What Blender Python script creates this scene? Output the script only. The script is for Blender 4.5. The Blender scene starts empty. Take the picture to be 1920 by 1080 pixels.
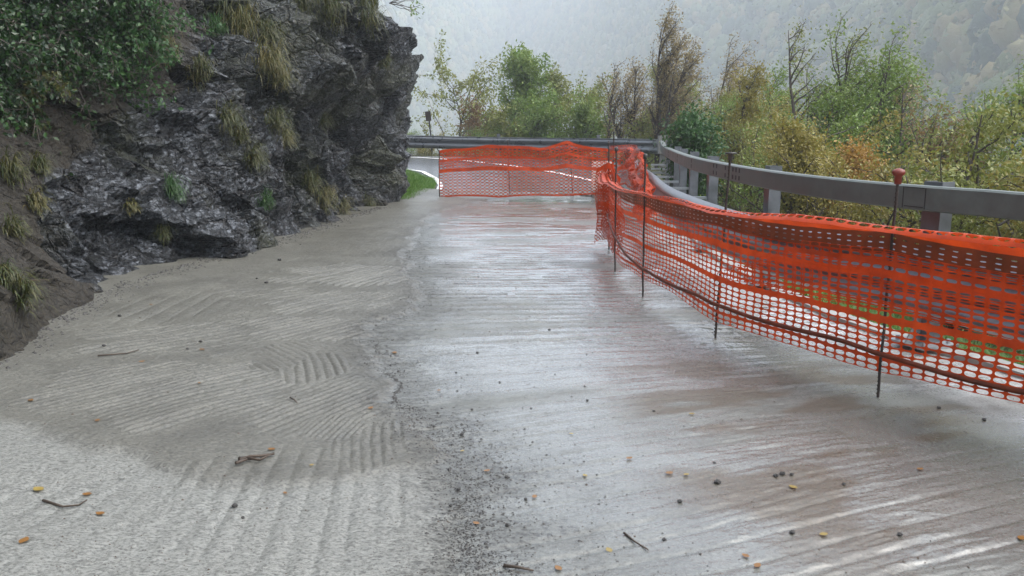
import bpy, math, random
import numpy as np
from mathutils import Vector, Matrix
from mathutils.bvhtree import BVHTree

R = math.radians
scene = bpy.context.scene
col = scene.collection

# ------------------------------------------------------------------ camera
CAM_H, PITCH, F = 1.6, 10.63, 1598.0
cd = bpy.data.cameras.new('camera')
cd.sensor_width = 36.0
cd.lens = 36.0 * F / 1920.0
cd.clip_start, cd.clip_end = 0.05, 3000
cam = bpy.data.objects.new('camera', cd)
col.objects.link(cam)
cam.location = (0, 0, CAM_H)
cam.rotation_euler = (R(90 - PITCH), 0, 0)
scene.camera = cam

# ------------------------------------------------------------------ sky, sun, exposure
SUN_EL, SUN_AZ = 55.0, 105.0            # azimuth clockwise from +Y
w = bpy.data.worlds.new("World"); scene.world = w; w.use_nodes = True
nt = w.node_tree; nt.nodes.clear()
wo = nt.nodes.new('ShaderNodeOutputWorld'); bg = nt.nodes.new('ShaderNodeBackground')
sky = nt.nodes.new('ShaderNodeTexSky'); sky.sky_type = 'NISHITA'; sky.sun_disc = False
sky.sun_elevation = R(SUN_EL); sky.sun_rotation = R(SUN_AZ)
sky.air_density = 1.0; sky.dust_density = 3.0; sky.ozone_density = 1.0
hs = nt.nodes.new('ShaderNodeHueSaturation'); hs.inputs['Saturation'].default_value = 0.44
nt.links.new(sky.outputs[0], hs.inputs['Color']); nt.links.new(hs.outputs[0], bg.inputs[0])
nt.links.new(bg.outputs[0], wo.inputs[0]); bg.inputs[1].default_value = 0.15
sd = bpy.data.lights.new('sun', 'SUN'); sd.energy = 0.5; sd.angle = R(70); sd.color = (1, .97, .93)
sun = bpy.data.objects.new('sun', sd); col.objects.link(sun)
sun.rotation_euler = (R(90 - SUN_EL), 0, R(180 - SUN_AZ))
scene.view_settings.view_transform = 'Standard'; scene.view_settings.look = 'None'
scene.view_settings.exposure = 1.68; scene.view_settings.gamma = 1.0
try:
    scene.cycles.volume_bounces = 8; scene.cycles.max_bounces = 8
    scene.cycles.transparent_max_bounces = 12; scene.cycles.volume_step_rate = 4
    scene.cycles.sample_clamp_indirect = 6.0
    scene.cycles.use_denoising = True
except Exception: pass

# ------------------------------------------------------------------ helpers
def P(u, v, y):
    """the world point seen at photograph pixel (u,v) at distance y down the road"""
    p = R(PITCH); a, b = (u - 960) / F, -(v - 540) / F
    d = (a, b * math.sin(p) + math.cos(p), b * math.cos(p) - math.sin(p))
    k = y / d[1]
    return (d[0] * k, y, CAM_H + d[2] * k)
def G(u, v, z=0.0):
    p = R(PITCH); a, b = (u - 960) / F, -(v - 540) / F
    d = (a, b * math.sin(p) + math.cos(p), b * math.cos(p) - math.sin(p))
    k = (z - CAM_H) / d[2]
    return (d[0] * k, d[1] * k)
def sst(a, b, x):
    t = np.clip((np.asarray(x, float) - a) / (b - a), 0, 1); return t * t * (3 - 2 * t)
def _h(*ii):
    n = np.zeros(np.broadcast(*ii).shape, np.uint32)
    for k, i in enumerate(ii):
        n = (n ^ (np.asarray(i).astype(np.int64) & 0xffffffff).astype(np.uint32) * np.uint32((0x9E3779B1, 0x85EBCA77, 0xC2B2AE3D, 0x27D4EB2F)[k]))
        n = n * np.uint32(0x2545F491) + np.uint32(0x7F4A7C15); n ^= n >> np.uint32(15)
    n = n * np.uint32(0x85EBCA6B); n ^= n >> np.uint32(13); n = n * np.uint32(0xC2B2AE35); n ^= n >> np.uint32(16)
    return n.astype(np.float64) / 4294967295.0
def vn2(x, y, seed=0):
    xi, yi = np.floor(x), np.floor(y); fx, fy = x - xi, y - yi
    fx = fx * fx * (3 - 2 * fx); fy = fy * fy * (3 - 2 * fy)
    s = np.full(np.shape(xi), seed)
    a, b, c, d = _h(xi, yi, s), _h(xi + 1, yi, s), _h(xi, yi + 1, s), _h(xi + 1, yi + 1, s)
    return (a + (b - a) * fx) * (1 - fy) + (c + (d - c) * fx) * fy - 0.5
def fb2(x, y, o=4, seed=0, g=0.5):
    r = 0; a = 1
    for k in range(o): r = r + a * vn2(x * 2**k + 17.3 * k, y * 2**k - 9.1 * k, seed + k); a *= g
    return r
def vn3(x, y, z, seed=0):
    xi, yi, zi = np.floor(x), np.floor(y), np.floor(z); fx, fy, fz = x - xi, y - yi, z - zi
    fx = fx * fx * (3 - 2 * fx); fy = fy * fy * (3 - 2 * fy); fz = fz * fz * (3 - 2 * fz)
    s = np.full(np.shape(xi), seed); r = 0
    for i in (0, 1):
        for j in (0, 1):
            for k in (0, 1):
                r = r + _h(xi + i, yi + j, zi + k, s) * (fx if i else 1 - fx) * (fy if j else 1 - fy) * (fz if k else 1 - fz)
    return r - 0.5
def fb3(x, y, z, o=4, seed=0, g=0.5):
    r = 0; a = 1
    for k in range(o): r = r + a * vn3(x * 2**k + 7.3 * k, y * 2**k, z * 2**k - 3.1 * k, seed + k); a *= g
    return r
def facets(x, y, z, seed=0):
    """each cell of a jittered lattice carries its own tilted plane: broken rock"""
    xi, yi, zi = np.floor(x), np.floor(y), np.floor(z)
    best = np.full(x.shape, 1e9); val = np.zeros(x.shape)
    for i in (-1, 0, 1):
        for j in (-1, 0, 1):
            for k in (-1, 0, 1):
                cx, cy, cz = xi + i, yi + j, zi + k
                s0 = np.full(x.shape, seed)
                px, py, pz = cx + _h(cx, cy, cz, s0), cy + _h(cx, cy, cz, s0 + 1), cz + _h(cx, cy, cz, s0 + 2)
                dx, dy, dz = x - px, y - py, z - pz; d = dx * dx + dy * dy + dz * dz
                v = (_h(cx, cy, cz, s0 + 3) - .5) * .9 + dx * (_h(cx, cy, cz, s0 + 4) - .5) * 1.3 + dy * (_h(cx, cy, cz, s0 + 5) - .5) * 1.3 + dz * (_h(cx, cy, cz, s0 + 6) - .5) * 1.6
                m = d < best; best = np.where(m, d, best); val = np.where(m, v, val)
    return val

def mesh_np(name, verts, quads=None, tris=None, smooth=False, attrs=None):
    me = bpy.data.meshes.new(name)
    verts = np.asarray(verts, np.float32).reshape(-1, 3)
    ls, sizes = [], []
    for f, n in ((quads, 4), (tris, 3)):
        if f is not None and len(f):
            f = np.asarray(f, np.int32).reshape(-1, n); ls.append(f.ravel()); sizes.append(np.full(len(f), n, np.int32))
    loops = np.concatenate(ls); sizes = np.concatenate(sizes)
    me.vertices.add(len(verts)); me.vertices.foreach_set('co', verts.ravel())
    me.loops.add(len(loops)); me.loops.foreach_set('vertex_index', loops)
    me.polygons.add(len(sizes)); st = np.concatenate(([0], np.cumsum(sizes)[:-1])).astype(np.int32)
    me.polygons.foreach_set('loop_start', st); me.polygons.foreach_set('loop_total', sizes)
    me.polygons.foreach_set('use_smooth', np.full(len(sizes), smooth))
    me.update(calc_edges=True)
    for k, a in (attrs or {}).items():
        at = me.attributes.new(k, 'FLOAT', 'POINT'); at.data.foreach_set('value', np.asarray(a, np.float32).ravel())
    return me
def grid_quads(m, n):
    i = np.arange(m * n).reshape(m, n)
    return np.stack([i[:-1, :-1], i[:-1, 1:], i[1:, 1:], i[1:, :-1]], -1).reshape(-1, 4)
def obj(name, me, mat, parent=None, label=None, cat=None, group=None, kind=None, loc=None):
    o = bpy.data.objects.new(name, me); col.objects.link(o)
    if me is not None and mat is not None: me.materials.append(mat)
    if parent: o.parent = parent
    if loc is not None: o.location = loc
    if label: o['label'] = label
    if cat: o['category'] = cat
    if group: o['group'] = group
    if kind: o['kind'] = kind
    return o
def thing(name, loc, label, cat, group=None):
    return obj(name, None, None, None, label, cat, group, None, loc)

class MB:
    """collects boxes, bars and tubes into one mesh"""
    def __init__(s): s.v = []; s.q = []; s.t = []
    def box(s, c, d, rot=None, taper=1.0):
        b = len(s.v); M = rot or Matrix.Identity(3)
        for z in (-1, 1):
            k = taper if z > 0 else 1
            for x, y in ((-1, -1), (1, -1), (1, 1), (-1, 1)):
                s.v.append(tuple(Vector(c) + M @ Vector((x * d[0] / 2 * k, y * d[1] / 2 * k, z * d[2] / 2))))
        s.q += [[b, b + 3, b + 2, b + 1], [b + 4, b + 5, b + 6, b + 7]] + [[b + i, b + (i + 1) % 4, b + 4 + (i + 1) % 4, b + 4 + i] for i in range(4)]
    def sweep(s, path, prof, close=True, up=(0, 0, 1)):
        """profile (a: sideways right of travel, b: up) swept along a path"""
        b = len(s.v); n = len(prof); path = [Vector(p) for p in path]
        for i, p in enumerate(path):
            t = (path[min(i + 1, len(path) - 1)] - path[max(i - 1, 0)]).normalized()
            r = t.cross(Vector(up)).normalized(); u = r.cross(t).normalized()
            for a, c in prof: s.v.append(tuple(p + r * a + u * c))
        m = n if close else n - 1
        for i in range(len(path) - 1):
            for j in range(m):
                s.q.append([b + i * n + j, b + i * n + (j + 1) % n, b + (i + 1) * n + (j + 1) % n, b + (i + 1) * n + j])
        if close and n == 4:
            e = b + (len(path) - 1) * n
            s.q += [[b + 3, b + 2, b + 1, b], [e, e + 1, e + 2, e + 3]]
    def tube(s, path, r0, r1=None, n=8):
        r1 = r0 if r1 is None else r1; b = len(s.v); path = [Vector(p) for p in path]; L = len(path) - 1
        for i, p in enumerate(path):
            t = (path[min(i + 1, L)] - path[max(i - 1, 0)]).normalized()
            a = t.orthogonal().normalized(); c = t.cross(a); r = r0 + (r1 - r0) * i / L
            for k in range(n):
                an = 2 * math.pi * k / n; s.v.append(tuple(p + a * r * math.cos(an) + c * r * math.sin(an)))
        for i in range(L):
            for k in range(n): s.q.append([b + i * n + k, b + i * n + (k + 1) % n, b + (i + 1) * n + (k + 1) % n, b + (i + 1) * n + k])
        for e, base in ((0, b), (1, b + L * n)):
            ci = len(s.v); s.v.append(tuple(path[L if e else 0]))
            for k in range(n): s.t.append([ci, base + k, base + (k + 1) % n] if e else [ci, base + (k + 1) % n, base + k])
    def lathe(s, base, prof, n=14):
        b = len(s.v)
        for r, z in prof:
            for k in range(n):
                an = 2 * math.pi * k / n; s.v.append((base[0] + r * math.cos(an), base[1] + r * math.sin(an), base[2] + z))
        for i in range(len(prof) - 1):
            for k in range(n): s.q.append([b + i * n + k, b + i * n + (k + 1) % n, b + (i + 1) * n + (k + 1) % n, b + (i + 1) * n + k])
    def mesh(s, name, smooth=False): return mesh_np(name, s.v, s.q, s.t, smooth)

# ------------------------------------------------------------------ materials
class NB:
    def __init__(s, name):
        s.m = bpy.data.materials.new(name); s.m.use_nodes = True; s.t = s.m.node_tree
        s.t.nodes.clear(); s.out = s.t.nodes.new('ShaderNodeOutputMaterial')
    def n(s, typ, ins=None, **kw):
        nd = s.t.nodes.new('ShaderNode' + typ)
        for k, v in kw.items(): setattr(nd, k, v)
        for k, v in (ins or {}).items():
            if hasattr(v, 'links'): s.t.links.new(v, nd.inputs[k])
            else:
                if isinstance(v, tuple) and len(v) == 3 and nd.inputs[k].type == 'RGBA': v = v + (1,)
                nd.inputs[k].default_value = v
        return nd
    def geo(s): return s.n('NewGeometry').outputs['Position']
    def attr(s, a): return s.n('Attribute', attribute_name=a).outputs['Fac']
    def math(s, op, a, b=0.5, clamp=False): return s.n('Math', {0: a, 1: b}, operation=op, use_clamp=clamp).outputs[0]
    def noise(s, vec, sc, det=4, rough=.55, dist=0): return s.n('TexNoise', {'Vector': vec, 'Scale': sc, 'Detail': det, 'Roughness': rough, 'Distortion': dist}).outputs[0]
    def mapr(s, v, a, b, c=0, d=1): return s.n('MapRange', {0: v, 1: a, 2: b, 3: c, 4: d}).outputs[0]
    def scale(s, vec, xyz): return s.n('Mapping', {0: vec, 'Scale': xyz}).outputs[0]
    def mix(s, f, a, b, mode='MIX'):
        nd = s.n('Mix', None, data_type='RGBA', blend_type=mode)
        for i, v in ((0, f), (6, a), (7, b)):
            if hasattr(v, 'links'): s.t.links.new(v, nd.inputs[i])
            else: nd.inputs[i].default_value = (v + (1,)) if isinstance(v, tuple) else v
        return nd.outputs[2]
    def bump(s, h, st, d, nrm=None):
        ins = {'Height': h, 'Strength': st, 'Distance': d}
        if nrm is not None: ins['Normal'] = nrm
        return s.n('Bump', ins).outputs[0]
    def bsdf(s, **ins):
        b = s.n('BsdfPrincipled', {k.replace('_', ' '): v for k, v in ins.items()}); return b
    def fin(s, sh): s.t.links.new(sh.outputs[0], s.out.inputs[0]); return s.m

def simple(name, c, rough=.5, metal=0., var=.25, sc=12., bump=.0, spec=.5):
    b = NB(name); p = b.geo(); nz = b.noise(p, sc, 5, .6)
    c2 = tuple(x * (1 - var) for x in c)
    cc = b.mix(b.mapr(nz, .3, .7), c2, c)
    kw = dict(Base_Color=cc, Roughness=b.mapr(nz, .3, .7, rough * .8, min(1, rough * 1.2)), Metallic=metal)
    if bump: kw['Normal'] = b.bump(nz, .6, bump)
    s = b.bsdf(**kw); s.inputs['Specular IOR Level'].default_value = spec
    return b.fin(s)
def leafmat(name, c1, c2, trans=.35, rough=.4):
    b = NB(name); t = b.attr('tint'); c = b.mix(t, c1, c2)
    s = b.bsdf(Base_Color=c, Roughness=rough)
    tr = b.n('BsdfTranslucent', {'Color': c})
    m = b.n('MixShader', {0: trans}); b.t.links.new(s.outputs[0], m.inputs[1]); b.t.links.new(tr.outputs[0], m.inputs[2])
    return b.fin(m)

M = {}
M['galv'] = simple('galvanised steel', (.22, .23, .25), .38, .7, .35, 7)
M['galvlight'] = simple('bright galvanised steel', (.42, .44, .46), .32, .7, .25, 6)
M['railbox'] = simple('weathered zinc rail', (.12, .14, .125), .5, .1, .4, 5)
M['hole'] = simple('dark slot', (.02, .02, .02), .7)
M['rust'] = simple('rusty rebar', (.045, .032, .026), .6, .3, .5, 60, .001)
M['capred'] = simple('red plastic cap', (.20, .035, .02), .45, 0, .3, 30)
M['capblack'] = simple('black plastic cap', (.05, .045, .04), .4, 0, .3, 30)
M['white'] = simple('white road paint', (.75, .75, .73), .35, 0, .25, 9)
M['darkrail'] = simple('wet far rail steel', (.16, .17, .18), .3, .6, .3, 3)
M['bark'] = simple('bark', (.085, .068, .055), .8, 0, .5, 20)
M['panel'] = simple('pale plastic panel', (.62, .55, .50), .45, 0, .15, 5)
M['asphalt'] = simple('wet asphalt', (.10, .105, .11), .22, 0, .3, 30, .002)
M['litter'] = simple('white litter', (.7, .7, .68), .5)
M['twig'] = simple('dead twig', (.07, .05, .035), .7)
M['stone'] = simple('wet dark stone', (.035, .033, .030), .6, 0, .4, 30, .003)
M['mudclod'] = simple('grey clod', (.26, .25, .23), .6, 0, .4, 30, .004)
M['leafy1'] = leafmat('ochre fallen leaf', (.20, .095, .022), (.11, .045, .016), .1, .35)
M['leafy2'] = leafmat('yellow fallen leaf', (.26, .19, .05), (.17, .13, .035), .1, .35)

def net_mat(name, c, dark):
    b = NB(name); p = b.geo(); nz = b.noise(p, 6, 4, .6)
    cc = b.mix(b.mapr(nz, .35, .65), c, dark)
    s = b.bsdf(Base_Color=cc, Roughness=.4); s.inputs['Specular IOR Level'].default_value = .22
    tr = b.n('BsdfTranslucent', {'Color': cc}); m = b.n('MixShader', {0: .28})
    b.t.links.new(s.outputs[0], m.inputs[1]); b.t.links.new(tr.outputs[0], m.inputs[2]); return b.fin(m)
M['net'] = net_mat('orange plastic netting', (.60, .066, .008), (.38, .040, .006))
M['netfold'] = net_mat('doubled orange netting', (.17, .036, .012), (.10, .026, .010))  # darker copy: light dimmed by the double layer is put into the colour

# concrete
b = NB('wet brushed concrete'); p = b.geo()
left, wet, mud_reflect, grit = b.attr('left'), b.attr('wet'), b.attr('mud'), b.attr('grit')
n1 = b.noise(p, 2.2, 5, .6); n2 = b.noise(p, 38, 6, .75); n3 = b.noise(p, 130, 4, .7)
sp = b.noise(b.scale(p, (60, 90, 60)), 1.0, 5, .8)
cR = b.mix(b.mapr(n1, .3, .7), (.125, .13, .117), (.19, .196, .176))
cL = b.mix(b.mapr(n1, .3, .7), (.108, .105, .088), (.168, .164, .138))
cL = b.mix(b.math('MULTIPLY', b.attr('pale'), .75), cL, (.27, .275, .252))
c = b.mix(left, cR, cL)
c = b.mix(b.attr('chalk'), c, (.50, .50, .48))
c = b.mix(mud_reflect, c, (.10, .078, .050))
c = b.mix(b.math('MULTIPLY', b.mapr(sp, .46, .60), b.mapr(left, 0, 1, .60, .85)), c, (.05, .05, .044))
n5 = b.noise(b.scale(p, (1, 1.3, 1)), 26, 5, .8)
c = b.mix(b.math('MULTIPLY', b.mapr(grit, 0, .7), b.mapr(n5, .50, .58)), c, (.030, .028, .023))
c = b.mix(b.math('MULTIPLY', grit, .35), c, (.06, .058, .048))
ro = b.math('ADD', b.mapr(left, 0, 1, .36, .40), b.math('MULTIPLY', b.math('SUBTRACT', n2, .5), .5))
ro = b.math('SUBTRACT', ro, b.math('MULTIPLY', wet, .12), clamp=True)
ro = b.math('MAXIMUM', ro, .05)
hh = b.math('ADD', b.math('MULTIPLY', n2, .8), b.math('MULTIPLY', n3, .35))
stg = b.math('MULTIPLY', b.math('SUBTRACT', 1.0, b.math('MULTIPLY', wet, .65)), b.mapr(left, 0, 1, .75, 1.0))
nr = b.n('Bump', {'Height': hh, 'Strength': stg, 'Distance': .009}).outputs[0]
s = b.bsdf(Base_Color=c, Roughness=ro, Normal=nr); s.inputs['Specular IOR Level'].default_value = .5
b.t.links.new(b.math('MULTIPLY', wet, b.mapr(left, 0, 1, 1.0, .4)), s.inputs['Coat Weight']); s.inputs['Coat Roughness'].default_value = .09
b.t.links.new(nr, s.inputs['Coat Normal'])
M['concrete'] = b.fin(s)

# rock
b = NB('wet dark limestone'); p = b.geo(); soil = b.attr('soil'); moss = b.attr('moss')
pt = b.scale(p, (1.0, .9, 1.25))
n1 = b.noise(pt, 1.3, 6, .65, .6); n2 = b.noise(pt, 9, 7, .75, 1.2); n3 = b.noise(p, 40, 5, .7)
vo = b.n('TexVoronoi', {'Vector': b.n('Mix', {0: .12, 4: pt, 5: b.n('TexNoise', {'Vector': pt, 'Scale': 6.}).outputs[1]}, data_type='VECTOR').outputs[1], 'Scale': 16.}, feature='F1')
c = b.mix(b.mapr(n1, .38, .62), (.005, .006, .007), (.024, .028, .032))
fl = b.n('TexVoronoi', {'Vector': b.scale(p, (9, 8, 12)), 'Scale': 2.2, 'Randomness': 1.}, feature='F1')
flv = b.n('SeparateColor', {0: fl.outputs['Color']}).outputs[0]
c = b.mix(b.math('MULTIPLY', b.mapr(n2, .45, .58), b.mapr(flv, .35, .75)), c, (.18, .195, .215))  # pale flakes: lighter rock, with wet highlights painted into the colour
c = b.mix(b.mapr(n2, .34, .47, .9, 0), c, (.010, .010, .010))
wp = b.n('Mix', {0: .25, 4: p, 5: b.n('TexNoise', {'Vector': p, 'Scale': 2.5, 'Detail': 4.}).outputs[1]}, data_type='VECTOR').outputs[1]
e1 = b.n('TexVoronoi', {'Vector': b.scale(wp, (1.2, 1., 1.5)), 'Scale': 2.6}, feature='DISTANCE_TO_EDGE').outputs[0]
e2 = b.n('TexVoronoi', {'Vector': b.scale(wp, (1.2, 1., 2.0)), 'Scale': 9.}, feature='DISTANCE_TO_EDGE').outputs[0]
crk = b.math('MULTIPLY', b.mapr(e1, .0, .05), b.mapr(e2, .0, .06, .45, 1))
c = b.mix(crk, (.005, .005, .005), c)
c = b.mix(b.math('MULTIPLY', moss, b.mapr(n3, .3, .6)), c, (.045, .05, .018))
c = b.mix(b.math('MULTIPLY', soil, .93), c, b.mix(b.mapr(n3, .35, .65), (.012, .010, .007), (.048, .039, .024)))
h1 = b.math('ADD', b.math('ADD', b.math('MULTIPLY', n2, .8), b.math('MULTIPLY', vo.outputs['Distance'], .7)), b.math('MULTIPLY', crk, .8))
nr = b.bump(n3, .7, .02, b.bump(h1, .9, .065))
ro = b.mapr(b.math('ADD', n3, b.math('MULTIPLY', soil, .8)), .3, 1.0, .10, .85)
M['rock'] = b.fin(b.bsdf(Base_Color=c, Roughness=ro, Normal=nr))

# soil / slope / hills
b = NB('grassy earth slope'); p = b.geo(); n1 = b.noise(p, .9, 6, .65); n2 = b.noise(p, 14, 5, .7)
c = b.mix(b.mapr(n1, .4, .6), (.05, .06, .02), (.085, .09, .03)); c = b.mix(b.mapr(n2, .45, .7, 0, .7), c, (.10, .08, .045))
M['terrain'] = b.fin(b.bsdf(Base_Color=c, Roughness=.85, Normal=b.bump(n2, .8, .05)))
b = NB('wooded hillside'); p = b.geo(); n1 = b.noise(p, .022, 5, .6); tt = b.attr('tint'); n3 = b.noise(p, .5, 3, .5)
c = b.mix(b.mapr(n1, .44, .56), (.022, .055, .024), (.07, .10, .03))
c = b.mix(b.mapr(tt, .25, .6, 0, .7), c, (.11, .13, .04)); c = b.mix(b.mapr(tt, .68, .85, 0, .8), c, (.15, .115, .04)); c = b.mix(b.mapr(tt, .3, .1, 0, .8), c, (.012, .03, .014))
M['hill'] = b.fin(b.bsdf(Base_Color=c, Roughness=.9, Normal=b.bump(b.noise(p, 1.6, 4, .7), .9, .5)))

# ================================================================== THE LIE OF THE LAND
RAILX_Y = [-6, 0, 4, 5.5, 6.1, 7.0, 8.3, 10, 11.8, 14.5, 18, 21]
RAILX_X = [5.0, 4.4, 3.62, 3.22, 2.92, 2.66, 2.50, 2.45, 2.50, 2.76, 3.20, 3.66]
def railx(y): return np.interp(y, RAILX_Y, RAILX_X)
def hf(y): return .70 * sst(18.5, 31, y)
FAR = [(3.66, 21), (4.25, 24.3), (4.1, 26.2), (3.3, 27.6), (1.8, 28.6), (0, 29.3), (-3.4, 30.0), (-9, 31), (-18, 33.5), (-40, 42), (-80, 60)]
BND = np.array([(5.2, -40)] + [(x, y) for x, y in zip(RAILX_X, RAILX_Y)] + FAR[1:])
def outside(x, y):
    """signed distance from the outer edge of the road, positive out in the valley"""
    best = np.full(np.shape(x), 1e9); sg = np.zeros(np.shape(x))
    for (ax, ay), (bx, by) in zip(BND[:-1], BND[1:]):
        dx, dy = bx - ax, by - ay; t = np.clip(((x - ax) * dx + (y - ay) * dy) / (dx * dx + dy * dy), 0, 1)
        ex, ey = x - ax - t * dx, y - ay - t * dy; d = ex * ex + ey * ey
        s = np.sign(dy * (x - ax) - dx * (y - ay)); m = d < best - 1e-9
        best = np.where(m, d, best); sg = np.where(m, s, sg)
    return np.sqrt(best) * sg
def terr(x, y):
    x = np.asarray(x, float); y = np.asarray(y, float)
    d = outside(x, y); h = hf(y)
    z = np.where(d < .12, h - .07, h - .07 - .10 * sst(.12, .3, d) - .32 * np.maximum(d - .6, 0) - .30 * np.maximum(d - 6, 0))
    z = z + (fb2(x * .35, y * .35, 4, 5) * .8) * sst(.8, 5, d)
    r = np.hypot(x, y); az = np.degrees(np.arctan2(x, np.maximum(y, 1e-3)))
    valley = np.maximum(z, -48)
    r0 = np.interp(az, [-40, -8, 0, 10, 30, 60], [520, 560, 690, 330, 125, 120]) + 18 * np.sin(np.radians(az) * 9)
    rise = np.maximum(r - r0, 0)
    hill = -48 + rise * np.interp(az, [-30, 0, 15, 30], [1.2, 1.2, .75, .62]) * (1 - .25 * sst(150, 500, rise)) + fb2(x * .007, y * .007, 5, 9) * 45 * sst(0, 60, rise)
    cap = np.interp(az, [-40, -8, 2, 12, 30, 60], [112, 118, 128, 76, 42, 40]) + fb2(x * .02, y * .02, 3, 19) * 4; hill = np.minimum(hill, cap)
    return np.where(r > 70, np.maximum(valley, hill), valley)

# terrain (a polar sheet round the viewer)
az = np.radians(np.linspace(-179, 181, 420)); rr = np.concatenate([[.3], np.geomspace(1.2, 1010, 350)])
A, RR = np.meshgrid(az, rr); X, Y = RR * np.sin(A), RR * np.cos(A)
Z = terr(X, Y)
back = (Y < 0) | (X < -60)
far_m = RR > 72
me = mesh_np('terrain', np.stack([X, Y, Z], -1), grid_quads(*X.shape), smooth=True)
me.flip_normals()
obj('terrain', me, M['terrain'], kind='structure')
# the wooded mountainside across the valley: thousands of tree crowns rooted on the slope, one mass nobody could count
def forest(n, seed):
    rng = np.random.RandomState(seed); xs, ys = [], []
    while sum(map(len, xs)) < n:
        a = np.radians(rng.uniform(-26, 42, 40000)); r = np.sqrt(rng.uniform(110**2, 880**2, 40000)); x, y = r * np.sin(a), r * np.cos(a); z = terr(x, y)
        gx, gy = (terr(x + 1, y) - z), (terr(x, y + 1) - z); area = np.sqrt(1 + gx * gx + gy * gy)
        facing = (-(gx * np.sin(a) + gy * np.cos(a)) < .0) & (z > -47) & (z < np.where(r > 0, .17 * r + 4, 0)) & (z > -.05 * r - 6)
        k = facing & (rng.rand(40000) < area / 4.5); xs.append(x[k]); ys.append(y[k])
    x, y = np.concatenate(xs)[:n], np.concatenate(ys)[:n]; z = terr(x, y); r = rng.uniform(1.4, 3.1, n) * (1 + .0006 * np.hypot(x, y)); hh_ = r * rng.uniform(.9, 1.5, n)
    nu, nv = 9, 6; U = np.arange(nu) * 2 * math.pi / nu; V_ = np.linspace(.0, math.pi * .86, nv)
    base = np.stack([np.sin(V_)[:, None] * np.cos(U)[None], np.sin(V_)[:, None] * np.sin(U)[None], np.cos(V_)[:, None] * np.ones(nu)[None]], -1).reshape(-1, 3)
    k = rng.uniform(.72, 1.25, (n, nu * nv, 1)); k[:, :nu] = k[:, :1]
    P_ = base[None] * np.stack([r, r, hh_], -1)[:, None] * k + np.stack([x, y, z + hh_ * .75], -1)[:, None]
    q = grid_quads(nv, nu); i = np.arange(nu * nv).reshape(nv, nu)
    q = np.stack([i[:-1], i[1:], np.roll(i, -1, 1)[1:], np.roll(i, -1, 1)[:-1]], -1).reshape(-1, 4)
    Q = (np.arange(n)[:, None, None] * nu * nv + q[None]).reshape(-1, 4); tint = np.clip(np.repeat(rng.rand(n), nu * nv) + rng.normal(size=n * nu * nv) * .05, 0, 1)
    m = 30; d = rng.normal(size=(n, m, 3)); d[..., 2] = np.abs(d[..., 2]) * .9 - .25; d /= np.linalg.norm(d, axis=2)[..., None]
    c_ = (d * np.stack([r, r, hh_], -1)[:, None] * rng.uniform(.8, 1.2, (n, m, 1)) + np.stack([x, y, z + hh_ * .75], -1)[:, None]).reshape(-1, 3)
    a_ = rng.normal(size=(n * m, 3)); a_ /= np.linalg.norm(a_, axis=1)[:, None]; b2_ = np.cross(a_, rng.normal(size=(n * m, 3))); b2_ /= np.linalg.norm(b2_, axis=1)[:, None]
    sz = (rng.uniform(.35, .95, n * m) * np.repeat(r, m) * .30)[:, None]; V4 = np.stack([c_ - a_ * sz, c_ - b2_ * sz * .7, c_ + a_ * sz, c_ + b2_ * sz * .7], 1).reshape(-1, 3)
    t4 = np.repeat(np.clip(np.repeat(tint.reshape(n, -1)[:, 0], m) + rng.normal(size=n * m) * .16, 0, 1), 4)
    return mesh_np('forest', np.concatenate([P_.reshape(-1, 3), V4]), np.concatenate([Q, n * nu * nv + np.arange(n * m * 4).reshape(-1, 4)]), smooth=True, attrs={'tint': np.concatenate([tint, t4])})
obj('hillside_forest', forest(21000, 31), M['hill'], kind='stuff', label='misty wooded mountainside across the valley, green and rust crowns', cat='forest')

# ------------------------------------------------------------------ concrete slab
SEAM = [(0.35, 1.5), (-.12, 2.93), (-.345, 3.71), (-.70, 4.6), (-.92, 5.46), (-1.03, 6.65), (-.98, 7.5), (-.85, 8.38), (-1.2, 9.4), (-1.34, 11.2), (-1.5, 14.4), (-1.35, 17.3), (-.6, 19), (.6, 21)]
def seamx(y):
    return np.interp(y, [q[1] for q in SEAM], [q[0] for q in SEAM]) + fb2(y * 1.2, y * 0, 5, 31, .62) * .20
def aniso(a, b_, o, seed): return fb2(a, b_, o, seed)
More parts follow.
